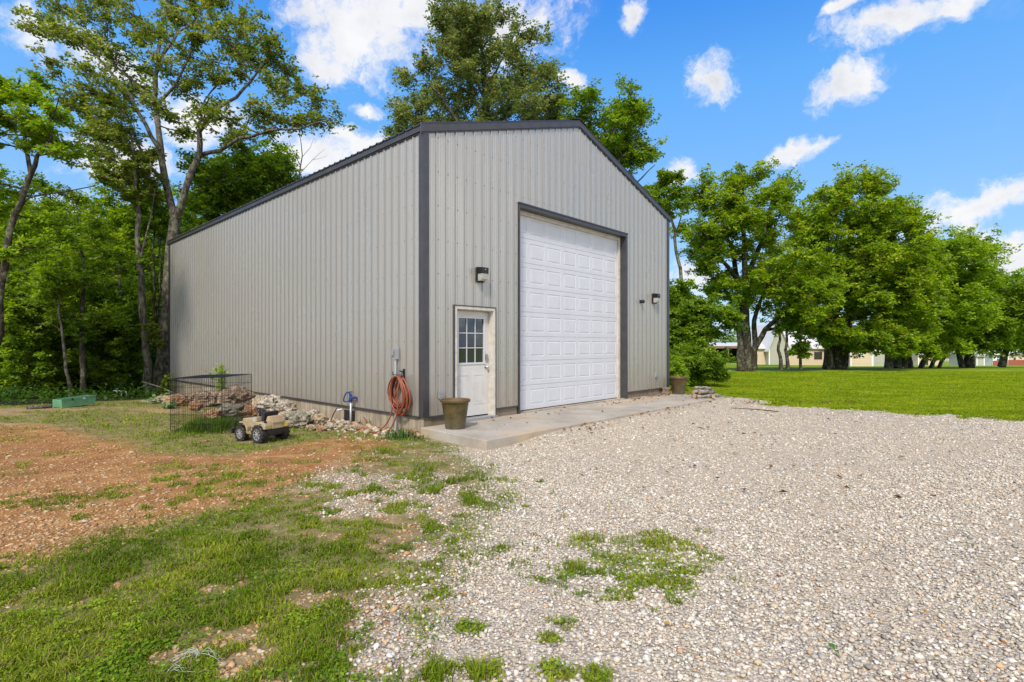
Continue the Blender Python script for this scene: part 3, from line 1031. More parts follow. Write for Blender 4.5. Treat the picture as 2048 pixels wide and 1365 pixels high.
# --- trees rising behind the workshop roof
Yb = 31.0
hl = [limb([(962, 800), (965, 500), (968, 300), (972, 200), (965, 120), (960, 40)], Yb, .42, .05),
      limb([(966, 330), (920, 250), (880, 190), (850, 160)], Yb, .14, .03, -1), limb([(966, 280), (1020, 220), (1060, 160), (1075, 120)], Yb, .12, .03, 1),
      limb([(968, 360), (880, 290), (820, 240), (790, 250)], Yb, .14, .03, 1), limb([(968, 340), (1040, 280), (1090, 240)], Yb, .12, .03, -1),
      limb([(970, 200), (930, 120), (900, 70)], Yb, .09, .03, -1), limb([(970, 180), (1010, 110), (1040, 50)], Yb, .08, .02, -1)]
hc = px_clumps([(770, 265), (772, 225), (800, 180), (795, 135), (850, 105), (870, 50), (900, 20), (940, 10), (985, -5), (1030, 10), (1055, 50), (1060, 75), (1100, 70), (1118, 120), (1112, 165), (1135, 200),
                (1130, 260), (1120, 330), (780, 330)], 105, Yb, 4.2, 1.0, 21, .66)
tree('hickory_tree', 'tall full-crowned tree standing directly behind the workshop roof', (at(962, 800, Yb).x, Yb, at(962, 800, Yb).z), hl, hc, 'hickory', per=54, lsize=.17, puffs_per=9, seed=22, twig=.02, flat=1.0)
Yc = 29.0
wl = [limb([(1200, 800), (1195, 500), (1205, 350), (1225, 280), (1240, 220)], Yc, .28, .05), limb([(1205, 350), (1260, 300), (1290, 240)], Yc, .10, .03, -1),
      limb([(1200, 400), (1160, 300), (1150, 240)], Yc, .10, .03, .8), limb([(1210, 400), (1270, 370), (1310, 330)], Yc, .08, .02, .5), limb([(1225, 280), (1190, 230), (1180, 200)], Yc, .06, .02, .5)]
wc = px_clumps([(1120, 215), (1165, 182), (1215, 195), (1230, 168), (1262, 190), (1290, 172), (1312, 215), (1300, 245), (1270, 262), (1315, 285), (1322, 315), (1280, 345), (1180, 330), (1120, 300)], 52, Yc, 2.4, .85, 23, .6)
tree('locust_tree', 'bright green tree beside the tall one, leaning out over the right slope of the roof', (at(1200, 800, Yc).x, Yc, at(1200, 800, Yc).z), wl, wc, 'dark', per=44, lsize=.17, puffs_per=7, seed=24, twig=.02)
Yd = 27.0
sl = [limb([(1372, 760), (1368, 600), (1350, 480), (1335, 400), (1325, 360)], Yd, .12, .03), limb([(1350, 480), (1365, 420), (1372, 390)], Yd, .04, .02)]
scl = px_clumps([(1290, 350), (1335, 338), (1365, 360), (1372, 400), (1365, 440), (1330, 450), (1300, 400)], 14, Yd, 1.2, .55, 25, .6)
tree('young_tree', 'thin young tree showing past the right eave of the workshop', (at(1372, 760, Yd).x, Yd, float(gz(8.8, 27))), sl, scl, 'dark', per=42, lsize=.16, puffs_per=6, seed=26)

# dense tree behind the left part of the roof, and others rising over the eave
Ye = 27.5
el = [limb([(500, 800), (500, 600), (505, 450), (520, 360)], Ye, .26, .06), limb([(505, 450), (450, 380), (420, 340)], Ye, .1, .03, 1), limb([(505, 430), (560, 370), (575, 330)], Ye, .1, .03, -1), limb([(505, 500), (430, 450)], Ye, .1, .03)]
ec = px_clumps([(395, 420), (400, 350), (430, 300), (470, 320), (520, 285), (550, 275), (590, 320), (600, 370), (580, 420), (540, 470), (400, 500)], 58, Ye, 3.0, .95, 31, .6)
tree('dense_tree', 'dense dark green tree rising over the long side roof edge right of the big oak', (at(500, 800, Ye).x, Ye, at(500, 800, Ye).z), el, ec, 'dark', per=55, lsize=.18, puffs_per=8, seed=32, twig=.02)
dl = [limb([(592, 800), (594, 500), (598, 350), (604, 310), (600, 272)], 26, .06, .012), limb([(598, 350), (625, 320), (650, 298)], 26, .02, .006, .4), limb([(600, 330), (585, 300), (578, 280)], 26, .02, .006), limb([(604, 315), (620, 296), (628, 276)], 26, .014, .005),
      limb([(596, 372), (612, 352), (640, 345)], 26, .014, .005), limb([(625, 320), (640, 318), (655, 312)], 26, .01, .004)]
tree('bare_sapling', 'bare twiggy dead sapling poking above the roof edge', (at(592, 800, 26).x, 26, float(gz(-10.5, 26))), dl, [], seed=33)

# --- prototypes for the wood: built once, then copied
def proto(name, label, h, crown0, rad, nclump, rr, pal, per, lsize, seed, bark, lean=0.0, group=None, trunk_r=.12, loc=(0, 0, 0)):
    r = np.random.default_rng(seed)
    top = np.array((lean, 0, h * .93))
    pts = [np.array((0, 0, -.3)), np.array((lean * .2 + r.normal(0, .05), r.normal(0, .05), h * .3)), np.array((lean * .5 + r.normal(0, .15), r.normal(0, .15), h * .62)), top]
    limbs = [(pts, [trunk_r, trunk_r * .8, trunk_r * .5, .02])]
    cl = []; tries = 0
    while len(cl) < nclump and tries < 5000:
        tries += 1
        f = r.uniform(0, 1); z = crown0 + (h - crown0) * f
        rm = rad * (math.sin(PI * min(1, .12 + f * .88)) ** .6)
        a = r.uniform(0, 2 * PI); q = math.sqrt(r.uniform(.05, 1)) * rm
        c = np.array((lean * z / h + math.cos(a) * q, math.sin(a) * q, z))
        if any(np.linalg.norm(c - o[0]) < rr * .8 for o in cl): continue
        cl.append((c, rr * r.uniform(.8, 1.2)))
    tubes, puffs, prad = grow(limbs, cl, r, 6, .012)
    root = empty(name, loc, 0, label, 'tree', group)
    link('trunk', tubes_mesh('trunk', tubes, bark), root)
    V, Q, C = leaf_cloud(puffs, prad, per, lsize, pal, r)
    link('crown', np_mesh('crown', V, quads=Q, mats=[M_LEAF], cols=C), root)
    return root


def copy_tree(root, loc, rz, sc, label, group=None):
    c = root.copy(); COL.objects.link(c)
    c.location = loc; c.rotation_euler = (0, 0, rz); c.scale = (sc, sc, sc)
    c['label'] = label
    if group: c['group'] = group
    elif 'group' in c: del c['group']
    for ch in root.children:
        d = ch.copy(); COL.objects.link(d); d.parent = c
    return c


WG = 'trees of the left-hand wood'
pA = proto('woodland_tree', 'x', 11, 3.0, 2.6, 46, .8, 'bright', 42, .155, 41, BARKD, .5, WG, .14)
pB = proto('woodland_tree', 'x', 12, 4.0, 2.3, 44, .8, 'dark', 42, .155, 42, BARKD, -.4, WG, .16)
pC = proto('woodland_tree', 'x', 9, 2.0, 2.3, 40, .75, 'bright', 40, .15, 43, BARK, .3, WG, .10)
pD = proto('understory_tree', 'x', 4.6, .25, 1.7, 34, .55, 'dark', 60, .14, 44, BARKD, .2, WG, .05)
protos = [pA, pB, pC, pD]
used = set()


def wz(x, y):
    return float(gz(x, y)) - (max(0.0, min(y - 17, 40)) * .03)


def plant(k, u, Y, sc, rz, label, group=WG):
    X = (u - CX) / F * Y
    p = protos[k]
    loc = (X, Y, wz(X, Y) - .05)
    if k not in used:
        used.add(k)
        p.location = loc; p.rotation_euler = (0, 0, rz); p.scale = (sc,) * 3; p['label'] = label; p['group'] = group
        return p
    return copy_tree(p, loc, rz, sc, label, group)


front = [(1, 168, 18.6, .62, .3, 'dark upright trunk in the wood behind the green box'),
         (0, 70, 20.5, .70, 2.0, 'light green tree in the wood edge, just right of the leaning edge tree'),
         (2, 245, 22.5, .95, 4.0, 'yellow-green tree in the wood between the green box and the pale stem'),
         (1, 118, 23.5, .80, 1.1, 'dark leafy tree in the wood behind the pale bent sapling')]
for a in front: plant(*a)
deepl = 'one of the dark leafy trees crowded deep in the shaded wood'
deep = [(0, -60, 25, 1.0), (2, 20, 27, 1.0), (1, 60, 30, .88), (0, 140, 29, .84), (1, 200, 28, .86), (2, 290, 28, 1.15), (0, 330, 31, 1.1), (1, 110, 34, 1.05), (0, 10, 35, 1.1), (2, 240, 35, 1.1),
        (1, 380, 33, 1.05), (0, -130, 27, 1.1), (1, -40, 36, 1.1), (1, 300, 38, 1.1), (0, 180, 40, 1.1), (1, 440, 34, 1.05)]
for i, (k, u, Y, s) in enumerate(deep):
    plant(k, u, Y, s, i * 1.7, deepl, 'dark trees deep in the left-hand wood')
bushl = 'one of the low leafy trees filling the foot of the dark wood'
bush = [(3, 20, 18.0, .8), (3, 75, 19.5, .9), (3, 120, 20.8, .8), (3, 200, 21.5, .9), (3, 245, 23.5, 1.0), (3, 160, 23.5, 1.0), (3, 40, 23, 1.15), (3, 100, 26, 1.1), (3, 180, 27, 1.2), (3, 270, 27, 1.2), (3, -30, 20, 1.0),
        (3, 10, 27, 1.3), (3, 320, 27, 1.2), (3, 225, 31, 1.3), (3, 130, 31, 1.4), (3, 60, 33, 1.4), (3, 300, 33, 1.4)]
for i, (k, u, Y, s) in enumerate(bush):
    plant(k, u, Y, s, i * 2.3, bushl, 'low leafy trees at the foot of the wood')

# individual stems seen in the photograph
tree('pale_stemmed_tree', 'straight pale mossy stem just left of the big oak trunk', (at(297, 783, 20.5).x, 20.5, at(297, 790, 20.5).z),
     [limb([(298, 790), (292, 700), (284, 600), (278, 500), (272, 400), (268, 330), (262, 260)], 20.5, .16, .03),
      limb([(280, 520), (300, 440), (310, 380)], 20.5, .05, .02, .5), limb([(274, 420), (240, 350), (225, 300)], 20.5, .05, .015, -.5)],
     px_clumps([(170, 260), (250, 225), (300, 260), (310, 340), (290, 420), (250, 400), (190, 380)], 20, 20.5, 1.6, .55, 51) + px_clumps([(285, 650), (320, 640), (325, 700), (290, 700)], 4, 20.0, .3, .2, 52, .9),
     'oak', per=46, lsize=.14, puffs_per=6, seed=53)
tree('twin_stem_tree', 'thin twin dark stems between the pale stem and the big oak', (at(312, 790, 22.6).x, 22.6, at(312, 790, 22.6).z),
     [limb([(318, 792), (314, 650), (306, 560), (304, 480), (310, 400)], 22.6, .07, .02), limb([(314, 650), (322, 580), (318, 480), (326, 400)], 22.6, .05, .02)],
     px_clumps([(270, 380), (330, 360), (345, 420), (330, 480), (280, 470)], 9, 22.6, .8, .5, 54), 'dark', per=45, lsize=.14, puffs_per=6, seed=55, bark=BARKD)
tree('bent_sapling', 'pale bent sapling with bare lower stem behind the left end of the green box', (at(140, 793, 17.6).x, 17.6, at(140, 795, 17.6).z),
     [limb([(140, 795), (134, 740), (126, 690), (120, 650), (118, 600), (116, 540)], 17.6, .055, .02), limb([(122, 662), (100, 647), (85, 648), (74, 658)], 17.6, .02, .008)],
     px_clumps([(60, 520), (120, 480), (165, 530), (140, 610), (80, 600)], 10, 17.6, .8, .4, 56), 'bright', per=40, lsize=.12, puffs_per=6, seed=57)

# far dense mass of the wood closing the view
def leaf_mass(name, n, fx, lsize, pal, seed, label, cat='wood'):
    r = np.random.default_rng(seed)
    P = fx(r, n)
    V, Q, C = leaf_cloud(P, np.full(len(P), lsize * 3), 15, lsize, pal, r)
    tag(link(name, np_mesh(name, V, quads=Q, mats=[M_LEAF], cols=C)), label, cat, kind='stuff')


def fx1(r, n):
    x = r.uniform(-62, -4, n); y = r.uniform(38, 50, n)
    top = 8.5 + 4.5 * fbm(x * .16, y * .16, 5)
    z = r.uniform(-2.5, 1, n) * 0 + r.uniform(-3, 1, n) ** 1 * 0 + (r.uniform(0, 1, n) ** .9) * top - 2.2
    return np.stack([x, y, z], 1)


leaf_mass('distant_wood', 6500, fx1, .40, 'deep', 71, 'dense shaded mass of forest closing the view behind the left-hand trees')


def fx2(r, n):
    x = r.uniform(-40, 330, n); y = 190 + r.uniform(0, 25, n) + np.maximum(0, x - 100) * .1
    top = 6.5 + 6 * fbm(x * .05, y * .02, 15)
    return np.stack([x, y, gz(x, y) + r.uniform(0, 1, n) ** 1.2 * top], 1)


leaf_mass('distant_treeline', 5200, fx2, 1.0, 'dark', 72, 'low far-off line of trees on the horizon beyond the houses', 'treeline')

# --- right-hand row of big windswept shade trees
SG = 'shade trees in a row on the lawn'
Y1 = 36.5
tree('shade_tree', 'nearest and tallest shade tree on the lawn, with several thick fused trunks', tuple(gp(1490, 740)),
     [limb([(1483, 742), (1482, 700), (1480, 640), (1474, 560), (1466, 500), (1440, 450)], Y1, .31, .10, 1),
      limb([(1497, 743), (1495, 700), (1492, 640), (1490, 560), (1488, 470), (1484, 400), (1490, 340)], Y1, .33, .06, -.5),
      limb([(1508, 740), (1508, 700), (1530, 660), (1570, 625), (1620, 590), (1660, 560)], Y1, .24, .05, -1),
      limb([(1492, 560), (1525, 480), (1545, 400), (1560, 350)], Y1, .2, .04, 1), limb([(1474, 560), (1430, 500), (1390, 450)], Y1, .16, .04, -1), limb([(1470, 600), (1430, 560), (1400, 530)], Y1, .1, .03, .5),
      limb([(1510, 700), (1508, 640), (1530, 580), (1570, 540)], Y1, .2, .05, 1), limb([(1530, 660), (1590, 655), (1650, 650)], Y1, .12, .04, -1)],
     px_clumps([(1345, 440), (1372, 375), (1405, 348), (1440, 370), (1455, 312), (1480, 330), (1515, 310), (1545, 335), (1560, 370), (1580, 395), (1590, 440), (1640, 470), (1670, 560),
                (1640, 660), (1560, 665), (1500, 620), (1460, 640), (1420, 600), (1385, 540), (1350, 490)], 125, Y1, 4.6, 1.0, 81, .72),
     'maple', per=50, lsize=.19, puffs_per=9, seed=82, group=SG, twig=.025, bark=BARKD)
Y2 = 40.0
tree('shade_tree', 'second shade tree, wide and windswept to the right, with a curved dark double trunk', tuple(gp(1665, 736)),
     [limb([(1655, 738), (1657, 712), (1655, 690), (1640, 672), (1610, 655)], Y2, .38, .10, -1), limb([(1660, 738), (1662, 700), (1670, 640), (1690, 560), (1700, 480), (1690, 400)], Y2, .34, .06, 1),
      limb([(1674, 737), (1674, 705), (1690, 660), (1730, 600), (1760, 520), (1770, 420)], Y2, .3, .06, -1), limb([(1687, 737), (1690, 705), (1698, 680), (1740, 650), (1800, 600)], Y2, .32, .06, -1),
      limb([(1670, 640), (1630, 560), (1610, 480)], Y2, .2, .05, -1)],
     px_clumps([(1560, 480), (1590, 400), (1625, 360), (1650, 350), (1672, 372), (1690, 352), (1712, 342), (1750, 360), (1770, 380), (1765, 420), (1800, 415), (1812, 450), (1830, 500), (1850, 560), (1840, 620), (1800, 680),
                (1760, 720), (1700, 690), (1640, 690), (1600, 670), (1570, 640), (1560, 540)], 200, Y2, 5.2, 1.15, 83, .62) + px_clumps([(1590, 645), (1640, 672), (1700, 702), (1765, 712), (1812, 700), (1815, 650)], 26, Y2 - 2.5, 2.0, .8, 183, .7),
     'maple', per=52, lsize=.21, puffs_per=9, seed=84, group=SG, twig=.025, bark=BARKD)
Y3 = 44.0
tree('shade_tree', 'third shade tree with paired grey trunks, left of the twisted stems', tuple(gp(1785, 735.5)),
     [limb([(1777, 737), (1778, 700), (1790, 620), (1820, 540)], Y3, .34, .1), limb([(1793, 737), (1795, 705), (1810, 640), (1850, 560), (1880, 500)], Y3, .36, .1, 1), limb([(1808, 735), (1810, 700), (1830, 650)], Y3, .25, .08)],
     px_clumps([(1750, 560), (1790, 490), (1840, 475), (1870, 465), (1910, 468), (1940, 490), (1955, 520), (1930, 560), (1940, 640), (1900, 690), (1850, 690), (1800, 695), (1760, 660)], 130, Y3, 5, 1.25, 85, .62) + px_clumps([(1790, 670), (1900, 680), (1950, 695), (1900, 716), (1800, 712)], 16, Y3 - 2, 2.0, .8, 185, .7),
     'bright', per=60, lsize=.23, puffs_per=7, seed=86, group=SG, twig=.03, bark=BARK)
Y4 = 47.0
tree('shade_tree', 'fourth shade tree, dark and low over a broad blackish trunk', tuple(gp(1938, 734.5)),
     [limb([(1938, 737), (1938, 700), (1930, 640), (1920, 590)], Y4, .42, .2), limb([(1938, 680), (1970, 620), (2000, 580)], Y4, .3, .1), limb([(1925, 736), (1915, 700), (1900, 670)], Y4, .25, .1)],
     px_clumps([(1870, 640), (1880, 570), (1910, 540), (1960, 540), (2000, 560), (2015, 600), (2010, 660), (1990, 700), (1930, 708), (1860, 705)], 110, Y4, 4.5, 1.4, 87, .56),
     'dark', per=64, lsize=.24, puffs_per=8, seed=88, group=SG, twig=.03, bark=BARKD)
Y5 = 52.0
tree('shade_tree', 'fifth shade tree at the right end of the row, over a slanting trunk', tuple(gp(2006, 732.5)),
     [limb([(2003, 734), (2008, 712), (2018, 690), (2030, 640), (2040, 580)], Y5, .34, .1), limb([(2018, 690), (2000, 650), (1980, 620)], Y5, .2, .08)],
     px_clumps([(1955, 600), (1960, 555), (1990, 542), (2030, 545), (2060, 560), (2120, 570), (2130, 640), (2090, 700), (2040, 712), (1990, 700)], 110, Y5, 5, 1.5, 89, .58),
     'bright', per=70, lsize=.26, puffs_per=7, seed=90, group=SG, twig=.03, bark=BARKD)
for i, (u0, lean, rr, lb) in enumerate([(1818, -2, .3, 'leftmost of the twisted dark stems under the shade trees'), (1842, 14, .2, 'middle twisted dark stem under the shade trees'),
                                  (1862, 16, .16, 'right-hand pale twisted stem under the shade trees'), (1878, 14, .14, 'slanting slim stem beside the broad blackish trunk')]):
    Yt = 45.0
    tree('twisted_tree', lb, (at(u0, 736, Yt).x, Yt, at(u0, 736, Yt).z), [limb([(u0, 736.5), (u0 + lean * .3, 724), (u0 + lean, 712), (u0 + lean * .8, 695), (u0 + lean * 1.4, 670)], Yt, rr * 1.1, rr * .5)],
         [(np.array(at(u0 + 5 + 3 * k, 672 + 8 * (k % 3), Yt - 1.5 + k * .7)), .8) for k in range(5)], 'dark', per=50, lsize=.28, puffs_per=6, seed=91 + i, group='twisted stems under the shade trees', bark=BARKD)
for i, (u0, v0, lb, cl) in enumerate([(1561, 739, 'left slim sapling stem on the lawn between the first two shade trees', [(1556, 660), (1575, 650)]),
                                      (1575, 737, 'middle slim forked sapling on the lawn between the first two shade trees', [(1590, 655), (1570, 640)]),
                                      (1601, 738, 'right slim sapling with a small leafy tuft on the lawn', [(1600, 690), (1590, 700), (1608, 705), (1604, 680)])]):
    Yt = 35.5
    tree('sapling', lb, (at(u0, v0, Yt).x, Yt, at(u0, v0, Yt).z), [limb([(u0 + 1, v0 + 1), (u0, 720), (u0 - 4, 700), (u0 - 1, 680), (u0 - 6 + 6 * (i == 2), 640)], Yt, .13 - .03 * (i == 2), .06)],
         [(np.array(at(u, v, Yt)), .5) for u, v in cl], 'dark', per=40, lsize=.24, puffs_per=5, seed=101 + i, group='saplings between the shade trees', bark=BARKD)
# shrub tree and bush right of the workshop
Yg = 22.5
tree('shrubby_tree', 'loose shrubby tree showing between the workshop corner and the first shade tree', tuple(gp(1360, 757)),
     [limb([(1352, 762), (1350, 700), (1360, 640), (1350, 580)], Yg, .09, .03), limb([(1360, 760), (1375, 690), (1400, 640), (1420, 600)], Yg, .07, .02, .5), limb([(1365, 720), (1420, 680), (1450, 640)], Yg, .05, .02, .5)],
     px_clumps([(1325, 560), (1350, 548), (1380, 555), (1395, 590), (1430, 600), (1462, 620), (1475, 655), (1440, 690), (1400, 680), (1370, 700), (1320, 720)], 62, Yg, 1.8, .55, 111, .55),
     'dark', per=46, lsize=.14, puffs_per=6, seed=112)
Yh = 20.5
tree('lawn_bush', 'rounded leafy bush on the lawn beyond the right-hand pot', tuple(gp(1405, 764)),
     [limb([(1405, 766), (1400, 730), (1410, 700)], Yh, .05, .02), limb([(1405, 766), (1425, 730), (1435, 710)], Yh, .04, .02), limb([(1403, 766), (1380, 730), (1375, 700)], Yh, .04, .02)],
     px_clumps([(1345, 700), (1375, 690), (1405, 680), (1430, 690), (1450, 705), (1457, 735), (1440, 762), (1350, 765), (1340, 735)], 60, Yh, 1.2, .38, 113, .5),
     'dark', per=46, lsize=.10, puffs_per=6, seed=114, cat='bush')
tree('corner_bush', 'low bright leafy bush hugging the right corner of the workshop', tuple(at(1345, 760, 18.6)),
     [limb([(1346, 764), (1345, 740), (1350, 720)], 18.6, .03, .015)],
     px_clumps([(1325, 715), (1350, 700), (1370, 715), (1378, 745), (1370, 768), (1325, 768)], 20, 18.6, .7, .3, 115, .5), 'bright', per=42, lsize=.09, puffs_per=6, seed=116, cat='bush')

# ------------------------------------------------------------------ workshop building
TH = math.atan2(.730, .683)
BM = Matrix.Translation((-1.553, 9.316, 0)) @ Matrix.Rotation(TH, 4, 'Z')    # local x along the front wall, y along the long wall (inwards), z up


def bl(t, s, z):
    return BM @ Vector((t, s, z))


BW, BLN = 9.17, 15.4
ZB, ZE, ZP = .33, 5.37, 6.83      # bottom of the metal, eave, peak
SLAB = .155


def siding_mat(name, base, rough=.27):
    m = bpy.data.materials.new(name); m.use_nodes = True
    t = NT(m.node_tree); b = t.n['Principled BSDF']
    co = t.node('ShaderNodeTexCoord').outputs['Object']
    mp = t.node('ShaderNodeMapping'); mp.inputs['Scale'].default_value = (1, 1, .12); t.l.new(co, mp.inputs[0])
    n = t.noise(mp.outputs[0], 3.0, 6, .6)
    c = t.mix(t.range(n, .35, .7, 0, .22), (*base, 1), tuple(x * .78 for x in base) + (1,))
    sp = t.node('ShaderNodeSeparateXYZ'); t.l.new(co, sp.inputs[0])
    # splashed dirt near the bottom edge (wear, stays with the wall)
    d = t.math('MULTIPLY', t.range(sp.outputs[2], 1.15, .33, 0, .55), t.range(t.noise(co, 5, 6, .65), .35, .7, .2, 1))
    c = t.mix(d, c, (.33, .27, .19, 1))
    t.l.new(c, b.inputs['Base Color'])
    t.l.new(t.range(n, .3, .7, rough - .04, rough + .12), b.inputs['Roughness'])
    b.inputs['Metallic'].default_value = .45
    bn = t.node('ShaderNodeBump'); bn.inputs['Strength'].default_value = .25; bn.inputs['Distance'].default_value = .02
    t.l.new(t.noise(co, 1.7, 3, .5), bn.inputs['Height']); t.l.new(bn.outputs[0], b.inputs['Normal'])
    return m


M_SIDE = siding_mat('ribbed metal siding', (.43, .406, .362))
M_SIDE_SHADE = siding_mat('siding with shade painted on the rib flanks', (.25, .235, .21))  # darker siding colour standing in for shade and reflection on the rib flanks
M_TRIM = mat('charcoal trim', (.052, .049, .052), .38, .2, noise=(4, .5, (.085, .08, .08)))
M_ROOFM = mat('charcoal roof', (.05, .047, .05), .4, .2)
M_SCREW = mat('screw heads', (.07, .065, .06), .5, .2)


def concrete_mat(name, c1, c2, c3, streak=True, form=0):
    m = bpy.data.materials.new(name); m.use_nodes = True
    t = NT(m.node_tree); b = t.n['Principled BSDF']; b.inputs['Roughness'].default_value = .9
    co = t.node('ShaderNodeTexCoord').outputs['Object']
    c = t.ramp(t.noise(co, 1.4, 8, .62), [(.33, c1), (.5, c2), (.68, c3)])
    c = t.mix(t.range(t.noise(co, 55, 3, .6), .45, .62, 0, .25), c, tuple(x * .6 for x in c1) + (1,))
    if streak:
        mp = t.node('ShaderNodeMapping'); mp.inputs['Scale'].default_value = (1, 1, .08); t.l.new(co, mp.inputs[0])
        c = t.mix(t.range(t.noise(mp.outputs[0], 7, 5, .6), .50, .64, 0, .65), c, (.15, .105, .055, 1))
        sp = t.node('ShaderNodeSeparateXYZ'); t.l.new(co, sp.inputs[0])
        fr = t.math('FRACT', t.math('MULTIPLY', sp.outputs[1], 4.35))
        c = t.mix(t.math('MULTIPLY', t.math('LESS_THAN', fr, .05), .6), c, (.10, .07, .04, 1))
    else:
        c = t.mix(t.range(t.noise(co, .9, 5, .6), .50, .66, 0, .6), c, (.52, .36, .20, 1))
        c = t.mix(t.range(t.noise(co, 2.7, 6, .7), .58, .7, 0, .5), c, (.27, .235, .19, 1))
    t.l.new(c, b.inputs['Base Color'])
    bn = t.node('ShaderNodeBump'); bn.inputs['Strength'].default_value = .4; bn.inputs['Distance'].default_value = .01
    t.l.new(t.noise(co, 40, 6, .6), bn.inputs['Height']); t.l.new(bn.outputs[0], b.inputs['Normal'])
    return m


M_FOUND = concrete_mat('stained foundation concrete', (.25, .205, .14), (.36, .30, .215), (.45, .39, .30))
M_SLAB = concrete_mat('slab concrete', (.29, .25, .195), (.365, .325, .265), (.44, .40, .335), False)
M_WHITE = mat('white door paint', (.57, .575, .60), .42, 0, noise=(3, .4, (.49, .49, .52)), bump=(60, .05))
M_WHITE2 = mat('door leaf paint', (.58, .565, .54), .45, 0, noise=(5, .5, (.46, .42, .36)))
M_CREAM = mat('weathered cream frame', (.60, .57, .50), .7, 0, noise=(9, .6, (.38, .31, .23)), bump=(40, .2))
M_BLACK = mat('black plastic', (.018, .018, .02), .45)
M_BLACKM = mat('black metal', (.02, .02, .022), .35, .4)
M_NICKEL = mat('satin nickel', (.45, .43, .40), .25, 1.0)
M_GREY = mat('grey box', (.30, .31, .32), .45, .3)
M_GREYL = mat('light grey conduit', (.48, .50, .51), .4, .4)
M_GLASS = mat('dark window glass', (.02, .024, .028), .03, 0, 1.0)


def profile(L, pitch=.2295, start=.055):
    """(t, outward offset) points of an ag-panel: tall ribs with two low stiffeners between"""
    P = [(0, 0)]
    x = start
    while x < L - .06:
        P += [(x - .029, 0), (x - .013, .021), (x + .013, .021), (x + .029, 0)]
        for q in (.088, .142):
            if x + q + .012 < L: P += [(x + q - .012, 0), (x + q - .005, .0035), (x + q + .005, .0035), (x + q + .012, 0)]
        x += pitch
    P.append((L, 0))
    return [p for i, p in enumerate(P) if i == 0 or p[0] > P[i - 1][0] + 1e-4]


def ribs_at(L, pitch=.2295, start=.055):
    x = start; o = []
    while x < L - .06:
        o.append(x); x += pitch
    return o


def interp(P, x):
    for (a, b) in zip(P, P[1:]):
        if a[0] <= x <= b[0]: return a[1] + (b[1] - a[1]) * (x - a[0]) / max(1e-9, b[0] - a[0])
    return 0


def wall(L, top, openings, place):
    """openings: (t0, t1, ztop) holes that start below the metal.  place(t, off, z) -> local point"""
    P = profile(L)
    xs = sorted(set([p[0] for p in P] + [x for o in openings for x in o[:2]] + [L / 2]))
    P2 = [(x, interp(P, x)) for x in xs]
    mb = MB()
    for (a, b) in zip(P2, P2[1:]):
        mid = (a[0] + b[0]) / 2
        z0 = ZB
        for o in openings:
            if o[0] < mid < o[1]: z0 = o[2]
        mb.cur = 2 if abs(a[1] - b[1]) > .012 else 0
        mb.add([place(a[0], a[1], z0), place(b[0], b[1], z0), place(b[0], b[1], top(b[0])), place(a[0], a[1], top(a[0]))], [[0, 1, 2, 3]])
    # screw rows
    mb.cur = 1
    for x in ribs_at(L):
        z = ZB + .10
        while z < top(x) - .08:
            xx = x + .043
            if not any(o[0] - .02 < xx < o[1] + .02 and z < o[2] + .02 for o in openings):
                r = .0085; pts = []
                for k in range(6):
                    pts.append((xx + r * math.cos(k * PI / 3), z + r * math.sin(k * PI / 3)))
                mb.add([place(p[0], .0015, p[1]) for p in pts] + [place(p[0], .008, p[1]) for p in pts],
                       [list(range(6, 12))] + [[k, (k + 1) % 6, 6 + (k + 1) % 6, 6 + k] for k in range(6)])
            z += .612
    return mb


B = empty('workshop_building', (-1.553, 9.316, 0), TH, 'tall taupe ribbed metal workshop with charcoal trim and a white overhead door', 'workshop')
slope = (ZP - ZE) / (BW / 2)
gab = lambda t: ZE + slope * (t if t < BW / 2 else BW - t)
GD0, GD1, GDT = 2.49, 6.752, 4.515     # garage opening
ED0, ED1, EDT = .70, 1.762, 2.325       # entry door opening (outer trim)
wall(BW, gab, [(GD0, GD1, GDT), (ED0, ED1, EDT)], lambda t, o, z: (t, -o, z)).build('front_wall', [M_SIDE, M_SCREW, M_SIDE_SHADE], B)
wall(BLN, lambda t: ZE, [], lambda t, o, z: (-o, t, z)).build('side_wall', [M_SIDE, M_SCREW, M_SIDE_SHADE], B)
wall(BW, gab, [], lambda t, o, z: (BW - t, BLN + o, z)).build('rear_wall', [M_SIDE, M_SCREW, M_SIDE_SHADE], B)
wall(BLN, lambda t: ZE, [], lambda t, o, z: (BW + o, BLN - t, z)).build('side_wall', [M_SIDE, M_SCREW, M_SIDE_SHADE], B)
# roof with its ribs
mb = MB()
OV = .07
for side in (0, 1):
    P = profile(BLN + 2 * .05)
    for (a, b) in zip(P, P[1:]):
        q = []
        for (x, off) in (a, b):
            y = x - .05
            if side == 0: e = (-OV, y, ZE + .115 - slope * OV + off); r = (BW / 2, y, ZP + .115 + off)
            else: e = (BW + OV, y, ZE + .115 - slope * OV + off); r = (BW / 2, y, ZP + .115 + off)
            q.append((e, r))
        mb.add([q[0][0], q[1][0], q[1][1], q[0][1], Vector(q[0][0]) - Vector((0, 0, .02)), Vector(q[1][0]) - Vector((0, 0, .02)), Vector(q[1][1]) - Vector((0, 0, .02)), Vector(q[0][1]) - Vector((0, 0, .02))],
               [[0, 1, 2, 3], [4, 7, 6, 5], [0, 4, 5, 1]])
mb.build('roof', M_ROOFM, B)
mb = MB(); mb.prism([(BW / 2 - .28, ZP + .142 - slope * .28), (BW / 2, ZP + .155), (BW / 2 + .28, ZP + .142 - slope * .28), (BW / 2, ZP + .138)], -.06, BLN + .06, 'y')
mb.build('ridge_cap', M_ROOFM, B)
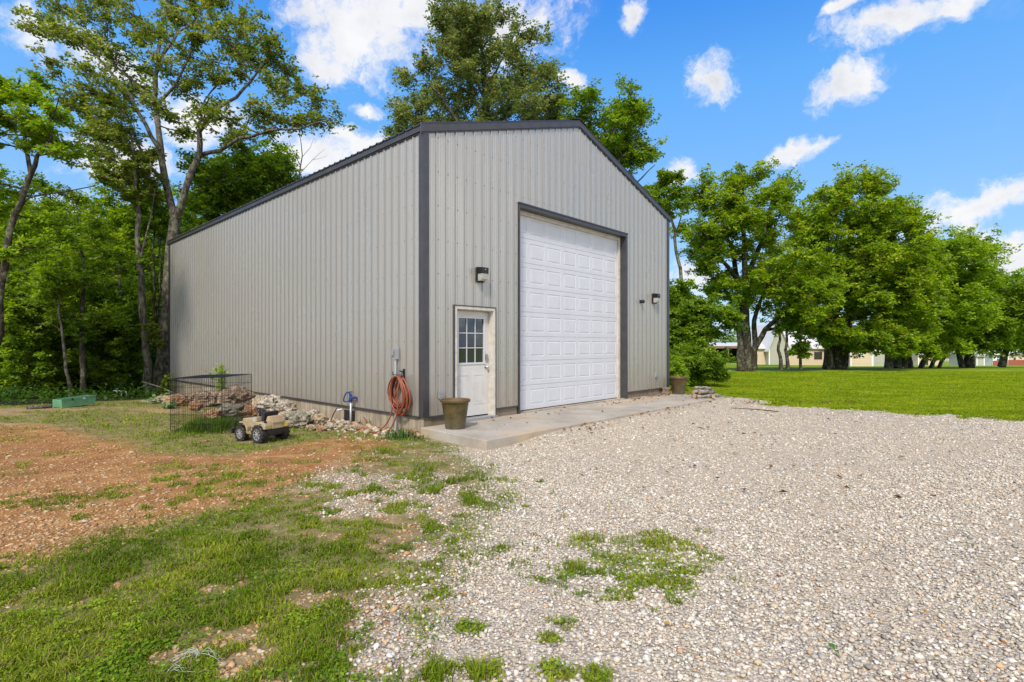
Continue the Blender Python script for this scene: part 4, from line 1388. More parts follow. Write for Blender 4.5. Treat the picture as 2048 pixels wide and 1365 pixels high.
# rake trims front and rear (each slope), stepped profile
for yy, sgn in ((0, -1), (BLN, 1)):
    for side in (0, 1):
        mb = MB()
        for (z0, z1, d) in ((-.035, .118, .045), (-.06, -.035, .03)):
            x0 = -.075 if side == 0 else BW + .075
            xm = BW / 2
            zz0 = ZE - slope * .075; zzm = ZP
            y0, y1 = sorted((yy, yy + sgn * d))
            mb.prism([(x0, zz0 + z0), (xm, zzm + z0), (xm, zzm + z1 + (.002 if side else 0)), (x0, zz0 + z1)], y0 + (.0 if sgn < 0 else .0), y1, 'y')
        mb.build('rake_trim', M_TRIM, B)
for side in (0, 1):
    mb = MB()
    x = -.002 if side == 0 else BW + .002
    s = -1 if side == 0 else 1
    a, b = sorted((x, x + s * .05)); mb.box(a, b, -.028, BLN + .028, ZE - .025, ZE + .075)
    a, b = sorted((x, x + s * .028)); mb.box(a, b, -.026, BLN + .026, ZE - .05, ZE - .025)
    mb.build('eave_trim', M_TRIM, B)
# corner trims (L-shaped)
cw = .105
for (cx, cy, sx, sy) in ((0, 0, 1, 1), (BW, 0, -1, 1), (0, BLN, 1, -1), (BW, BLN, -1, -1)):
    mb = MB(); o = .026
    ox, oy = cx - sx * o, cy - sy * o
    poly = [(ox, oy), (cx + sx * cw, oy), (cx + sx * cw, oy + sy * .018), (ox + sx * .018, oy + sy * .018), (ox + sx * .018, cy + sy * cw), (ox, cy + sy * cw)]
    mb.prism(poly, ZB - .01, ZE - .046, 'z')
    mb.build('corner_trim', M_TRIM, B)
# base trims
mb = MB()
for (a, b) in ((cw, ED0 - .03), (ED1 + .03, GD0 - .05), (GD1 + .05, BW - cw)):
    mb.box(a, b, -.030, -.002, ZB - .028, ZB + .004)
mb.box(-.030, -.002, cw, BLN - cw, ZB - .028, ZB + .004)
mb.build('base_trim', M_TRIM, B)
# foundation: perimeter wall down into the ground
mb = MB()
fz = -1.3
mb.box(.012, ED0 - .0, .010, .2, fz, ZB - .004); mb.box(ED1, GD0 - .06, .010, .2, fz, ZB - .004); mb.box(GD1 + .06, BW - .012, .010, .2, fz, ZB - .004)
mb.box(ED0, ED1, .012, .2, fz, SLAB + .02)
mb.box(GD0 - .06, GD1 + .06, .012, .25, fz, SLAB - .02)
mb.box(.010, .21, .2, BLN - .2, fz, ZB - .004); mb.box(BW - .21, BW - .010, .2, BLN - .2, fz, ZB - .004); mb.box(.012, BW - .012, BLN - .2, BLN - .01, fz, ZB - .004)
mb.build('foundation', M_FOUND, B)
# interior darkness: floor and inner back lining are ordinary building parts
mb = MB(); mb.box(.25, BW - .25, .3, BLN - .25, .12, .16); mb.build('floor', M_SLAB, B)
# vent in the foundation
mb = MB(); y0 = 2.30
mb.box(-.006, .016, y0, y0 + .40, .02, .24)
for k in range(5): mb.box(-.014, -.004, y0 + .03, y0 + .37, .045 + k * .038, .057 + k * .038)
mb.build('foundation_vent', M_BLACK, B)

# garage door opening trims
RD = .19
mb = MB(); mb.box(GD0 - .04, GD0, -.034, RD, SLAB - .012, GDT + .04); mb.build('door_jamb', M_TRIM, B)
mb = MB(); mb.box(GD1 - .055, GD1 + .03, -.034, RD, SLAB - .012, GDT + .04); mb.build('door_jamb', M_TRIM, B)
mb = MB(); mb.box(GD0, GD1 - .055, -.036, RD, GDT - .03, GDT + .06); mb.box(GD0 - .05, GD1 + .04, -.05, -.0, GDT + .042, GDT + .07)
mb.build('door_header', M_TRIM, B)
mb = MB(); mb.box(GD1 - .15, GD1 - .056, RD - .045, RD, SLAB + .005, GDT - .12); mb.box(GD0, GD1 - .056, RD - .05, RD, GDT - .12, GDT - .031); mb.box(GD0, GD0 + .03, RD - .045, RD, SLAB + .005, GDT - .12)
mb.build('door_stop', M_CREAM, B)
mb = MB(); mb.box(GD0, GD1 - .056, -.012, RD + .06, SLAB - .02, SLAB + .012); mb.build('threshold', M_FOUND, B)
# the door leaf: 8 sections of 7 raised panels
gd = MB()
d0, d1, zb, zt = 2.405, 6.60, SLAB + .03, GDT - .06
rows, cols = 8, 7
rh = (zt - zb) / rows; cwid = (d1 - d0) / cols
yF = RD
def quad(mb, pts): mb.add(pts, [[0, 1, 2, 3]])
for r in range(rows):
    z0 = zb + r * rh; z1 = z0 + rh - .006
    quad(gd, [(d0, yF + .02, z1), (d1, yF + .02, z1), (d1, yF + .02, z1 + .006), (d0, yF + .02, z1 + .006)])
    quad(gd, [(d0, yF, z1), (d1, yF, z1), (d1, yF + .02, z1), (d0, yF + .02, z1)])
    quad(gd, [(d0, yF + .02, z0), (d1, yF + .02, z0), (d1, yF, z0), (d0, yF, z0)])
    pz0, pz1 = z0 + .095, z1 - .095
    for c in range(cols):
        x0 = d0 + c * cwid; x1 = x0 + cwid
        a, b = x0 + .058, x1 - .058
        # field around the panel
        quad(gd, [(x0, yF, z0), (x1, yF, z0), (x1, yF, pz0), (x0, yF, pz0)])
        quad(gd, [(x0, yF, pz1), (x1, yF, pz1), (x1, yF, z1), (x0, yF, z1)])
        quad(gd, [(x0, yF, pz0), (a, yF, pz0), (a, yF, pz1), (x0, yF, pz1)])
        quad(gd, [(b, yF, pz0), (x1, yF, pz0), (x1, yF, pz1), (b, yF, pz1)])
        rings = [(0, 0), (.008, .008), (.014, .008), (.040, .0005)]
        for (i0, y0), (i1, y1) in zip(rings, rings[1:]):
            A = [(a + i0, yF + y0, pz0 + i0), (b - i0, yF + y0, pz0 + i0), (b - i0, yF + y0, pz1 - i0), (a + i0, yF + y0, pz1 - i0)]
            Bq = [(a + i1, yF + y1, pz0 + i1), (b - i1, yF + y1, pz0 + i1), (b - i1, yF + y1, pz1 - i1), (a + i1, yF + y1, pz1 - i1)]
            for k in range(4): quad(gd, [A[k], A[(k + 1) % 4], Bq[(k + 1) % 4], Bq[k]])
        i1, y1 = rings[-1]
        quad(gd, [(a + i1, yF + y1, pz0 + i1), (b - i1, yF + y1, pz0 + i1), (b - i1, yF + y1, pz1 - i1), (a + i1, yF + y1, pz1 - i1)])
gd.build('garage_door', M_WHITE, B)
mb = MB(); mb.box(d0, d1, RD - .004, RD + .03, SLAB + .012, zb - .002)
sl = mb.build('door_seal', M_BLACK, B)

# entry door
mb = MB(); mb.box(ED0 - .018, ED0, -.034, .02, SLAB + .0, EDT + .018); mb.box(ED1, ED1 + .018, -.034, .02, SLAB, EDT + .018); mb.box(ED0, ED1, -.034, .02, EDT, EDT + .018)
mb.build('door_casing', M_TRIM, B)
mb = MB()
mb.box(ED0, ED0 + .055, -.026, .02, SLAB + .004, EDT); mb.box(ED1 - .055, ED1, -.026, .02, SLAB + .004, EDT); mb.box(ED0 + .055, ED1 - .055, -.026, .02, EDT - .055, EDT)
mb.box(ED0 + .04, ED0 + .07, .02, .14, SLAB + .004, EDT - .04); mb.box(ED1 - .07, ED1 - .04, .02, .14, SLAB + .004, EDT - .04); mb.box(ED0 + .07, ED1 - .07, .02, .14, EDT - .07, EDT - .04)
mb.build('door_frame', M_CREAM, B)
L0, L1, LZ0, LZ1 = ED0 + .072, ED1 - .072, SLAB + .07, EDT - .075
yd = .11
door = MB()
gx0, gx1, gz0, gz1 = L0 + .13, L1 - .13, LZ0 + 1.03, LZ1 - .14
door.box(L0, gx0, yd, yd + .04, LZ0, LZ1); door.box(gx1, L1, yd, yd + .04, LZ0, LZ1); door.box(gx0, gx1, yd, yd + .04, gz1, LZ1); door.box(gx0, gx1, yd, yd + .04, LZ0, gz0)
for (a, b, c, d) in ((L0 + .12, L0 + .40, LZ0 + .22, LZ0 + .80), (L1 - .40, L1 - .12, LZ0 + .22, LZ0 + .80)):   # two moulded lower panels
    for (i, o_) in ((0, .006), (.022, .001)):
        pass
    w_ = .018
    door.box(a, b, yd - .006, yd - .0005, c, c + w_); door.box(a, b, yd - .006, yd - .0005, d - w_, d)
    door.box(a, a + w_, yd - .006, yd - .0005, c + w_, d - w_); door.box(b - w_, b, yd - .006, yd - .0005, c + w_, d - w_)
    door.box(a + .05, b - .05, yd - .005, yd - .0004, c + .05, d - .05)
dr = door.build('entry_door', M_WHITE2, B)
fr = MB()
fw = .035
fr.box(gx0 - fw, gx0, yd - .014, yd - .0005, gz0 - fw, gz1 + fw); fr.box(gx1, gx1 + fw, yd - .014, yd - .0005, gz0 - fw, gz1 + fw)
fr.box(gx0, gx1, yd - .014, yd - .0005, gz1, gz1 + fw); fr.box(gx0, gx1, yd - .014, yd - .0005, gz0 - fw, gz0)
gw_, gh_ = (gx1 - gx0) / 3, (gz1 - gz0) / 3
for k in (1, 2):
    fr.box(gx0 + k * gw_ - .008, gx0 + k * gw_ + .008, yd + .0, yd + .014, gz0, gz1)
    for j in range(3):
        fr.box(gx0 + j * gw_ + .0085, gx0 + (j + 1) * gw_ - .0085, yd + .001, yd + .013, gz0 + k * gh_ - .008, gz0 + k * gh_ + .008)
fr.build('window_frame', M_WHITE, dr)
g = MB(); g.box(gx0, gx1, yd + .016, yd + .022, gz0, gz1); g.build('window_glass', M_GLASS, dr)
kx = L1 - .065
mb = MB(); RX = Matrix.Translation((kx, yd, LZ0 + .93)) @ Matrix.Rotation(PI / 2, 4, 'X')
mb.lathe([(.001, 0), (.034, .001), (.034, .008), (.014, .012), (.012, .035), (.026, .045), (.030, .058), (.022, .070), (.001, .074)], 18, M=RX)
mb.build('door_knob', M_NICKEL, dr, smooth=True, autosmooth=40)
mb = MB(); mb.box(kx - .034, kx + .034, yd - .030, yd, LZ0 + 1.06, LZ0 + 1.19); mb.box(kx - .022, kx + .022, yd - .042, yd - .030, LZ0 + 1.085, LZ0 + 1.165)
mb.build('deadbolt', M_NICKEL, dr, bevel=.012)
mb = MB(); mb.box(ED0 - .01, ED1 + .01, -.07, .15, SLAB + .004, SLAB + .045); mb.build('door_sill', M_GREY, B)

# concrete apron
mb = MB()
mb.prism([(-.16, -1.74), (9.02, -1.70), (9.05, -.25), (9.3, -.02), (9.3, .008), (-.06, .008)], -.25, SLAB, 'z', M=BM)
o = mb.build('concrete_pavement', M_SLAB, None, bevel=.012); tag(o, kind='structure')


# ------------------------------------------------------------------ wall fittings (each is its own thing)
def fitting(name, t, s, z, label, cat, group=None, long_wall=False):
    e = empty(name, bl(t, s, z), TH + (-PI / 2 if long_wall else 0), label, cat, group)
    return e       # local x along wall, -y outwards


def wall_lamp(t, z, label):
    e = fitting('wall_lamp', t, -.019, z, label, 'lamp', 'wall lamps beside the overhead door')
    mb = MB(); mb.box(-.085, .085, -.035, 0, -.145, .145); mb.prism([(-.035, .145), (-.17, .13), (-.17, .015), (-.035, .015)], -.085, .085, 'x')
    mb.box(-.085, .085, -.06, -.035, -.145, -.125); mb.build('housing', M_BLACKM, e, bevel=.004)
    mb = MB(); mb.prism([(-.036, .014), (-.165, .014), (-.150, -.085), (-.12, -.124), (-.036, -.124)], -.078, .078, 'x')
    mb.build('lens', M_LENS, e, bevel=.006)
    mb = MB(); RX = Matrix.Translation((0, -.171, .09)) @ Matrix.Rotation(PI / 2, 4, 'X'); mb.lathe([(.012, -.003), (.010, .006), (.001, .008)], 12, M=RX); mb.build('sensor', M_GREYL, e)
    return e


M_LENS = mat('frosted lamp lens', (.40, .40, .36), .22, 0, .7, bump=(30, .3))
wall_lamp(1.33, 2.95, 'black wall lamp above the entry door with a frosted prismatic lens')
wall_lamp(8.23, 2.93, 'black wall lamp near the right corner, beside the small black camera')
e = fitting('security_camera', 7.49, -.019, 2.80, 'small black security camera on the wall right of the overhead door', 'camera')
mb = MB(); mb.box(-.035, .035, -.02, 0, -.045, .045); mb.tube([(0, -.02, .0), (0, -.06, .0)], .018, 10); mb.build('bracket', M_BLACK, e)
mb = MB(); RX = Matrix.Translation((0, -.05, .005)) @ Matrix.Rotation(R_(100), 4, 'X'); mb.lathe([(.03, 0), (.05, .01), (.055, .03), (.048, .055), (.03, .066), (.001, .07)], 18, M=RX); mb.build('camera_body', M_BLACK, e, smooth=True, autosmooth=40)


def outlet(t, z, label):
    e = fitting('outlet_box', t, -.004, z, label, 'outlet')
    mb = MB(); mb.box(-.042, .042, -.045, 0, -.065, .065); mb.build('box', M_GREYL, e, bevel=.004)
    mb = MB(); mb.box(-.048, .048, -.058, -.046, -.07, .07); mb.box(-.028, .028, -.066, -.0585, -.045, -.005); mb.box(-.028, .028, -.066, -.0585, .005, .045); mb.build('cover', M_GREY, e, bevel=.003)


outlet(.36, .70, 'grey weatherproof outlet box low on the front wall left of the entry door')
outlet(8.36, .73, 'grey outlet box low on the front wall near the right corner')
# conduit and switch box on the long wall
e = empty('conduit', bl(-.02, .75, .0), TH, 'vertical grey electrical conduit with a switch box, partly behind the hose', 'conduit')
mb = MB(); mb.tube([(-.045, 0, -.1), (-.045, 0, 1.36)], .021, 14); mb.build('pipe', M_GREYL, e, smooth=True, autosmooth=50)
mb = MB(); mb.box(-.085, -.0, -.045, .045, 1.33, 1.54); mb.build('switch_box', M_GREYL, e, bevel=.006)
mb = MB(); mb.box(-.096, -.086, -.048, .040, 1.36, 1.535); mb.box(-.12, -.0965, -.03, .03, 1.40, 1.50); mb.build('cover', M_GREY, e, bevel=.004)

# hose hanger and coiled hose
M_HOSE = mat('terracotta hose', (.27, .075, .035), .45, 0, noise=(9, .6, (.16, .035, .018)))
ye = .545
e = empty('hose_hanger', bl(-.02, ye, 1.0), TH, 'black metal hose hanger on the long wall holding the orange hose', 'hanger')
mb = MB(); mb.box(-.012, 0, -.03, .03, -.10, .16); mb.build('back_plate', M_BLACKM, e)
mb = MB()
for y in (-.14, .14): mb.tube([(-.012, y * .3, .02), (-.14, y * .8, .03), (-.15, y, .06), (-.15, y, .11)], .007, 6)
mb.tube([(-.012, 0, .10), (-.10, 0, .13)], .012, 8); mb.tube([(-.15, -.14, .06), (-.15, .14, .06)], .006, 6)
mb.build('hook', M_BLACKM, e)
r = random.Random(4)
pts = []
zt0 = 1.035
for k in range(10):
    wdt = .20 + .085 * (k % 4) / 3 + r.uniform(-.012, .012); hgt = .26 + .08 * ((k * 3) % 5) / 4 + r.uniform(0, .04)
    yc = ye + r.uniform(-.035, .03); dx = -.045 - .014 * k
    for j in range(26):
        a = 2 * PI * j / 26 + PI / 2
        zz = zt0 - hgt + hgt * math.sin(a) + r.uniform(-.004, .004)
        wk = wdt * (1 - .22 * max(0, math.sin(a)))
        pts.append(bl(dx - .02 - .02 * math.sin(a) + (-.012 / 26) * j, yc - wk * math.cos(a), zz))
# tails to the ground
tail2 = [bl(-.17, ye - .06, .95), bl(-.19, ye - .03, .70), bl(-.20, ye - .05, .45), bl(-.22, ye + .02, .22), bl(-.28, ye + .13, .05), bl(-.42, ye + .30, .02), bl(-.50, ye + .5, .02)]
tail1 = [bl(-.10, ye + .22, .60), bl(-.12, ye + .24, .42), bl(-.15, ye + .27, .25), bl(-.2, ye + .36, .10), bl(-.3, ye + .42, .02), bl(-.34, ye + .30, .02)]


def smooth_path(P, k=4):
    P = [Vector(p) for p in P]; out = []
    for i in range(len(P) - 1):
        p0 = P[max(i - 1, 0)]; p1 = P[i]; p2 = P[i + 1]; p3 = P[min(i + 2, len(P) - 1)]
        for j in range(k):
            t = j / k
            out.append(.5 * ((2 * p1) + (-p0 + p2) * t + (2 * p0 - 5 * p1 + 4 * p2 - p3) * t * t + (-p0 + 3 * p1 - 3 * p2 + p3) * t ** 3))
    out.append(P[-1]); return out


mb = MB()
mb.tube(smooth_path(tail1[::-1], 5) + pts, .0135, 8); mb.tube(smooth_path(tail2, 6), .0135, 8)
o = mb.build('garden_hose', M_HOSE, None, smooth=True)
tag(o, 'terracotta garden hose coiled on the wall hanger beside the corner', 'hose')

# yard hydrant
hp = gp(701, 850)
M_BLUE = mat('blue enamel', (.012, .035, .19), .35, 0, noise=(20, .4, (.02, .03, .10)))
e = empty('yard_hydrant', hp, TH, 'frost-proof water hydrant with a blue lever head on a grey standpipe', 'hydrant')
mb = MB(); mb.tube([(0, 0, -.1), (.008, 0, .48)], .020, 12); mb.build('standpipe', M_GREYL, e, smooth=True)
mb = MB(); mb.lathe([(.03, .46), (.036, .48), (.034, .54), (.026, .56), (.030, .60), (.022, .63), (.001, .64)], 14)
mb.tube([(.0, 0, .55), (.06, -.04, .55), (.10, -.065, .54), (.115, -.075, .50)], [.028, .026, .024, .02], 10); mb.build('head', M_BLUE, e, smooth=True, autosmooth=40)
mb = MB(); mb.tube(smooth_path([(.0, 0, .62), (-.04, .03, .66), (-.07, .05, .64), (-.105, .075, .54), (-.10, .07, .475), (-.03, .02, .475)], 4), .015, 8); mb.tube([(-.02, .01, .665), (.03, -.02, .665)], .012, 8); mb.build('handle', M_BLUE, e, smooth=True)
mb = MB(); mb.tube([(.115, -.075, .50), (.125, -.08, .42), (.14, -.09, .40)], .014, 10); mb.build('coupling', mat('brass', (.20, .10, .05), .4, .7), e)
mb = MB(); mb.tube([(.14, -.09, .40), (.155, -.10, .345)], .015, 10); mb.build('collar', M_WHITE, e)
hw = hp + Matrix.Rotation(TH, 3, 'Z') @ Vector((.155, -.10, .345))
mb = MB(); gnd = gp(742, 855)
mb.tube(smooth_path([hw, hw + Vector((.05, -.03, -.11)), (gnd + hw) / 2 + Vector((0, 0, -.06)), gnd + Vector((-.05, 0, .04)), gnd + Vector((.12, -.05, .012)), gp(770, 858) + Vector((0, 0, .012))], 6), .0115, 8)
o = mb.build('supply_hose', M_HOSE, None, smooth=True); tag(o, 'short orange hose running from the blue hydrant down into the grass', 'hose')
# little faucet and black pipe by the vent
fp = gp(662, 846)
e = empty('spigot', fp, 0, 'small rusty stub pipe with a white handle bar in front of the black vent', 'spigot')
mb = MB(); mb.tube(smooth_path([(-.02, 0, -.02), (.02, 0, .10), (.06, .0, .20), (.10, 0, .26), (.12, 0, .30)], 3), .012, 8); mb.build('pipe', mat('rusty dark iron', (.06, .035, .025), .7), e, smooth=True)
mb = MB(); mb.tube([(.13, -.02, .26), (.24, -.02, .285)], .018, 10); mb.build('handle', M_WHITE, e, smooth=True, autosmooth=40)
p1 = gp(709, 846); p2 = gp(738, 848)
mb = MB(); mb.tube([p1 + Vector((0, 0, .05)), p1 * .45 + p2 * .55 + Vector((0, 0, .055))], .022, 10); o = mb.build('plastic_pipe', M_WHITE, None, smooth=True, autosmooth=50)
tag(o, 'short white plastic pipe lying on the stones right of the hydrant post', 'pipe')

# ------------------------------------------------------------------ pots
M_POT = bpy.data.materials.new('olive glazed pot'); M_POT.use_nodes = True
t = NT(M_POT.node_tree); b = t.n['Principled BSDF']; co = t.node('ShaderNodeTexCoord').outputs['Object']
sp = t.node('ShaderNodeSeparateXYZ'); t.l.new(co, sp.inputs[0])
c = t.ramp(t.noise(co, 6, 7, .65), [(.33, (.05, .037, .013)), (.5, (.095, .070, .024)), (.7, (.15, .11, .045))])
c = t.mix(t.math('MULTIPLY', t.range(sp.outputs[2], .30, .02, 0, .8), t.range(t.noise(co, 11, 6, .7), .3, .6)), c, (.13, .12, .075, 1))
c = t.mix(t.range(sp.outputs[2], .46, .50, 0, .6), c, (.15, .07, .022, 1))
t.l.new(c, b.inputs['Base Color']); b.inputs['Roughness'].default_value = .42
M_SOIL = mat('rusty soil', (.10, .05, .025), .95, noise=(30, .8, (.05, .03, .018)), bump=(40, .8))


def pot(t_, s_, label, rz):
    p = bl(t_, s_, SLAB)
    e = empty('plant_pot', p, rz, label, 'pot', 'large olive pots')
    mb = MB(); mb.lathe([(.001, 0), (.165, 0), (.172, .01), (.232, .44), (.240, .452), (.262, .462), (.266, .495), (.258, .505), (.238, .500), (.230, .47), (.205, .36), (.001, .35)], 48)
    o = mb.build('pot_body', M_POT, e, smooth=True, autosmooth=35)
    mb = MB(); mb.lathe([(.001, .40), (.10, .405), (.213, .395), (.213, .36)], 32, cap=False); mb.build('soil', M_SOIL, e, smooth=True)


pot(.30, -.50, 'large olive glazed pot on the slab left of the entry door', 0)
pot(8.98, -.42, 'large olive pot at the far right end of the slab by the corner', 1)

# stack of bricks / blocks in the right corner
M_BRICK = mat('weathered block', (.30, .22, .16), .95, noise=(14, .7, (.14, .09, .06)), bump=(40, .5))
e0 = [(8.72, -.17, 0, .26, .18, .075, 4, 'weathered brick at the bottom of the little stack by the right corner trim'), (8.73, -.16, .077, .22, .16, .06, 14, 'middle brick of the little stack by the right corner trim'),
      (8.70, -.18, .139, .20, .15, .055, -8, 'top brick of the little stack by the right corner trim')]
for (t_, s_, z_, a, b_, h_, rz, lb) in e0:
    mb = MB(); M = Matrix.Translation(bl(t_, s_, SLAB + z_)) @ Matrix.Rotation(TH + R_(rz), 4, 'Z')
    mb.box(-a / 2, a / 2, -b_ / 2, b_ / 2, 0.001, h_, M=M); o = mb.build('brick', M_BRICK, None, bevel=.008); tag(o, lb, 'brick', 'stacked bricks by the corner')
mb = MB(); M = Matrix.Translation(bl(6.98, -.17, SLAB)) @ Matrix.Rotation(TH, 4, 'Z'); mb.box(-.16, .16, -.06, .06, 0.001, .035, M=M)
o = mb.build('brick', M_BRICK, None, bevel=.012); tag(o, 'flat reddish brick lying alone at the foot of the wall right of the overhead door', 'brick')

# firewood
M_LOGB = bark_mat('pale bark', (.16, .13, .10), (.30, .26, .21), (.44, .40, .34))
M_CUT = mat('cut wood', (.42, .30, .18), .85, noise=(20, .6, (.25, .16, .09)))
fw0 = bl(8.42, -1.42, SLAB)
logs = [(-.34, .02, .058, .058, .46, 58, 'front left bottom log of the firewood pile'), (-.06, .12, .065, .062, .52, 12, 'rear bottom log of the firewood pile'), (.30, -.04, .055, .052, .50, 82, 'right bottom log, darker, with its end to the camera, in the firewood pile'),
        (-.20, .06, .165, .052, .48, 38, 'upper log lying skewed on the left of the firewood pile'), (.14, .04, .16, .062, .52, 24, 'thick pale upper log on the right of the firewood pile'),
        (.02, .08, .262, .04, .44, -22, 'topmost thin log of the firewood pile'), (.48, .06, .05, .045, .42, 20, 'pale log sticking out at the right of the firewood pile'), (-.05, -.16, .05, .046, .44, 4, 'dark log lying in front of the firewood pile')]
for (dx, dy, dz, rr, L, rz, lb) in logs:
    rnd = random.Random(int(rr * 1e4) + int(L * 100) + rz)
    e = empty('firewood_log', fw0 + Vector((dx * .6, dy, dz)), R_(rz), lb, 'log', 'firewood pile on the slab end')
    P = [(-L / 2 + L * k / 5, rnd.uniform(-.012, .012), rnd.uniform(-.008, .008)) for k in range(6)]
    mb = MB(); mb.tube(P, [rr * rnd.uniform(.9, 1.08) for _ in P], 12, cap=False); mb.build('bark', M_LOGB, e, smooth=True)
    for (q, sg) in ((P[0], -1), (P[-1], 1)):
        mb = MB(); mb.tube([q, (q[0] + sg * .003, q[1], q[2])], [rr * .93, rr * .9], 12)
        mb.build('cut_end', M_CUT, e)

# ------------------------------------------------------------------ rocks
def rock_mat(name, a, b_, c_, seed):
    m = bpy.data.materials.new(name); m.use_nodes = True
    t = NT(m.node_tree); b = t.n['Principled BSDF']; b.inputs['Roughness'].default_value = .95
    co = t.node('ShaderNodeTexCoord').outputs['Object']
    n = t.noise(co, 7 + seed, 8, .68)
    c = t.ramp(n, [(.36, a), (.5, b_), (.64, c_)])
    c = t.mix(t.range(t.noise(co, 17, 6, .7), .50, .60, 0, .85), c, (.07, .05, .032, 1))
    t.l.new(c, b.inputs['Base Color'])
    bn = t.node('ShaderNodeBump'); bn.inputs['Strength'].default_value = 1; bn.inputs['Distance'].default_value = .06
    t.l.new(t.noise(co, 14, 8, .7), bn.inputs['Height']); t.l.new(bn.outputs[0], b.inputs['Normal'])
    return m


RM = {'w': rock_mat('white limestone', (.30, .24, .17), (.47, .41, .32), (.62, .57, .48), 0), 'g': rock_mat('grey mossy stone', (.15, .14, .09), (.30, .27, .20), (.46, .43, .34), 1),
      'o': rock_mat('orange brown stone', (.26, .12, .05), (.44, .24, .12), (.60, .42, .27), 2), 't': rock_mat('tan stone', (.28, .20, .12), (.44, .34, .22), (.58, .48, .35), 3),
      'b': rock_mat('rusty grey stone', (.13, .08, .05), (.31, .21, .13), (.50, .40, .29), 4)}
from mathutils import noise as mnoise


def rock(u, v, wpx, hpx, key, label, seed, lift=0.0):
    p = gp(u, v + 1) if lift == 0 else gp(u, v + lift) + Vector((0, 0, lift / F * gp(u, v + lift).y))
    sx = 1.12 * wpx / F * p.y / 2; sz_ = 1.18 * hpx / F * p.y / 2
    V, Fc = ico(900 + seed, 4)
    rnd = random.Random(seed)
    vs = []
    off = Vector((seed * 3.1, seed * 1.7, 0))
    for q in V:
        d = Vector(q).normalized()
        k = 1 + .34 * mnoise.noise(d * 1.5 + off) + .26 * mnoise.noise(d * 3.6 + off) + .17 * mnoise.noise(d * 9 + off)
        k2 = .9 + .1 * round((d.dot(Vector((.5, .3, .8)).normalized()) + mnoise.noise(d * 2 + off)) * 3) / 3
        d = d * k * k2
        vs.append((d.x * sx, d.y * max(sx * .75, sz_), d.z * sz_ + sz_ * .72))
    mb = MB(); mb.add(vs, [list(f) for f in Fc])
    o = mb.build('rock', RM[key], None, smooth=True, autosmooth=38)
    o.location = p; o.rotation_euler = (0, 0, rnd.uniform(-.5, .5))
    tag(o, label, 'rock', 'boulders piled along the foundation')


RK = [(352, 811, 46, 22, 'o', 'flat orange-brown boulder at the far left end of the rock pile', 1, 0), (392, 820, 24, 18, 'o', 'small bright orange rock seen low through the wire pen', 2, 0),
      (402, 797, 34, 14, 'b', 'flat rusty rock lying on top at the back of the pile', 3, 12), (416, 812, 52, 30, 'b', 'broad brown-grey boulder behind the middle of the wire pen', 4, 0),
      (470, 812, 62, 34, 'b', 'biggest rusty pitted boulder on top, by the pen\'s right rear corner', 5, 14), (463, 834, 62, 28, 'g', 'long grey mossy boulder behind the toy\'s front bumper', 6, 0),
      (426, 838, 34, 19, 'o', 'orange-brown rock at the front of the pen', 7, 0), (500, 836, 26, 26, 'o', 'orange rock just above the toy\'s steering wheel', 8, 0),
      (514, 822, 34, 22, 't', 'tan rock with an orange side, behind the toy seat', 9, 4), (541, 824, 46, 32, 'w', 'tall white limestone boulder behind the toy seat', 10, 6),
      (571, 830, 40, 28, 'w', 'second white boulder, right of the tall white one', 11, 5), (582, 838, 60, 16, 't', 'flat tan slab rock above the big mossy boulder', 12, 0),
      (592, 855, 56, 34, 'g', 'big rounded mossy grey boulder right of the toy', 13, 0), (622, 838, 32, 18, 'w', 'white rock resting against the foundation right of the mossy boulder', 14, 3),
      (634, 850, 38, 20, 't', 'tan rock right of the mossy boulder', 15, 0), (545, 846, 34, 18, 'g', 'grey rock hidden low behind the toy\'s rear end', 16, 0), (440, 803, 30, 16, 'b', 'dark rusty rock between the two top boulders', 17, 6),
      (374, 806, 26, 14, 't', 'tan rock beside the flat orange-brown boulder', 18, 0), (703, 860, 26, 11, 't', 'pointed tan stone at the base of the hydrant pipe', 19, 0), (622, 860, 22, 12, 't', 'pale stone in the grass right of the mossy boulder', 20, 0),
      (660, 858, 24, 12, 'w', 'pale stone left of the hydrant', 21, 0), (684, 852, 18, 11, 'w', 'small white stone just left of the hydrant pipe', 22, 0), (726, 862, 26, 10, 'o', 'reddish flat stone right of the hydrant', 23, 0),
      (818, 862, 17, 13, 't', 'greenish tan stone under the hanging hose', 24, 0), (826, 872, 18, 14, 'o', 'reddish round stone nearest the slab corner', 25, 0), (322, 802, 26, 10, 't', 'flat pale rock behind the white-leaved plant', 26, 0), (642, 862, 20, 10, 'o', 'small orange stone between the toy and the hydrant', 27, 0)]
for a in RK: rock(*a)

# ------------------------------------------------------------------ wire dog pen
M_WIRE = mat('black wire', (.015, .015, .017), .4, .5)
pA_, pB_, pC_, pD_ = gp(341, 866), gp(443, 869), gp(503, 848), gp(404, 846)
Hh = .96
e = empty('wire_pen', pA_, 0, 'black wire dog crate with overgrown grass, standing in front of the rocks', 'crate')


def wire_panel(name, P, Q, R, S, nu, nv, rad):
    """bilinear grid P-Q bottom, S-R top"""
    mb = MB()
    def bi(a, b): return (P * (1 - a) + Q * a) * (1 - b) + (S * (1 - a) + R * a) * b
    for i in range(nu + 1):
        rr = rad * (2.2 if i in (0, nu) else 1)
        mb.tube([bi(i / nu, 0) - pA_, bi(i / nu, 1) - pA_], rr, 4, cap=False)
    for j in range(nv + 1):
        rr = rad * (2.2 if j in (0, nv) else 1.1)
        mb.tube([bi(0, j / nv) - pA_, bi(1, j / nv) - pA_], rr, 4, cap=False)
    mb.build(name, M_WIRE, e)


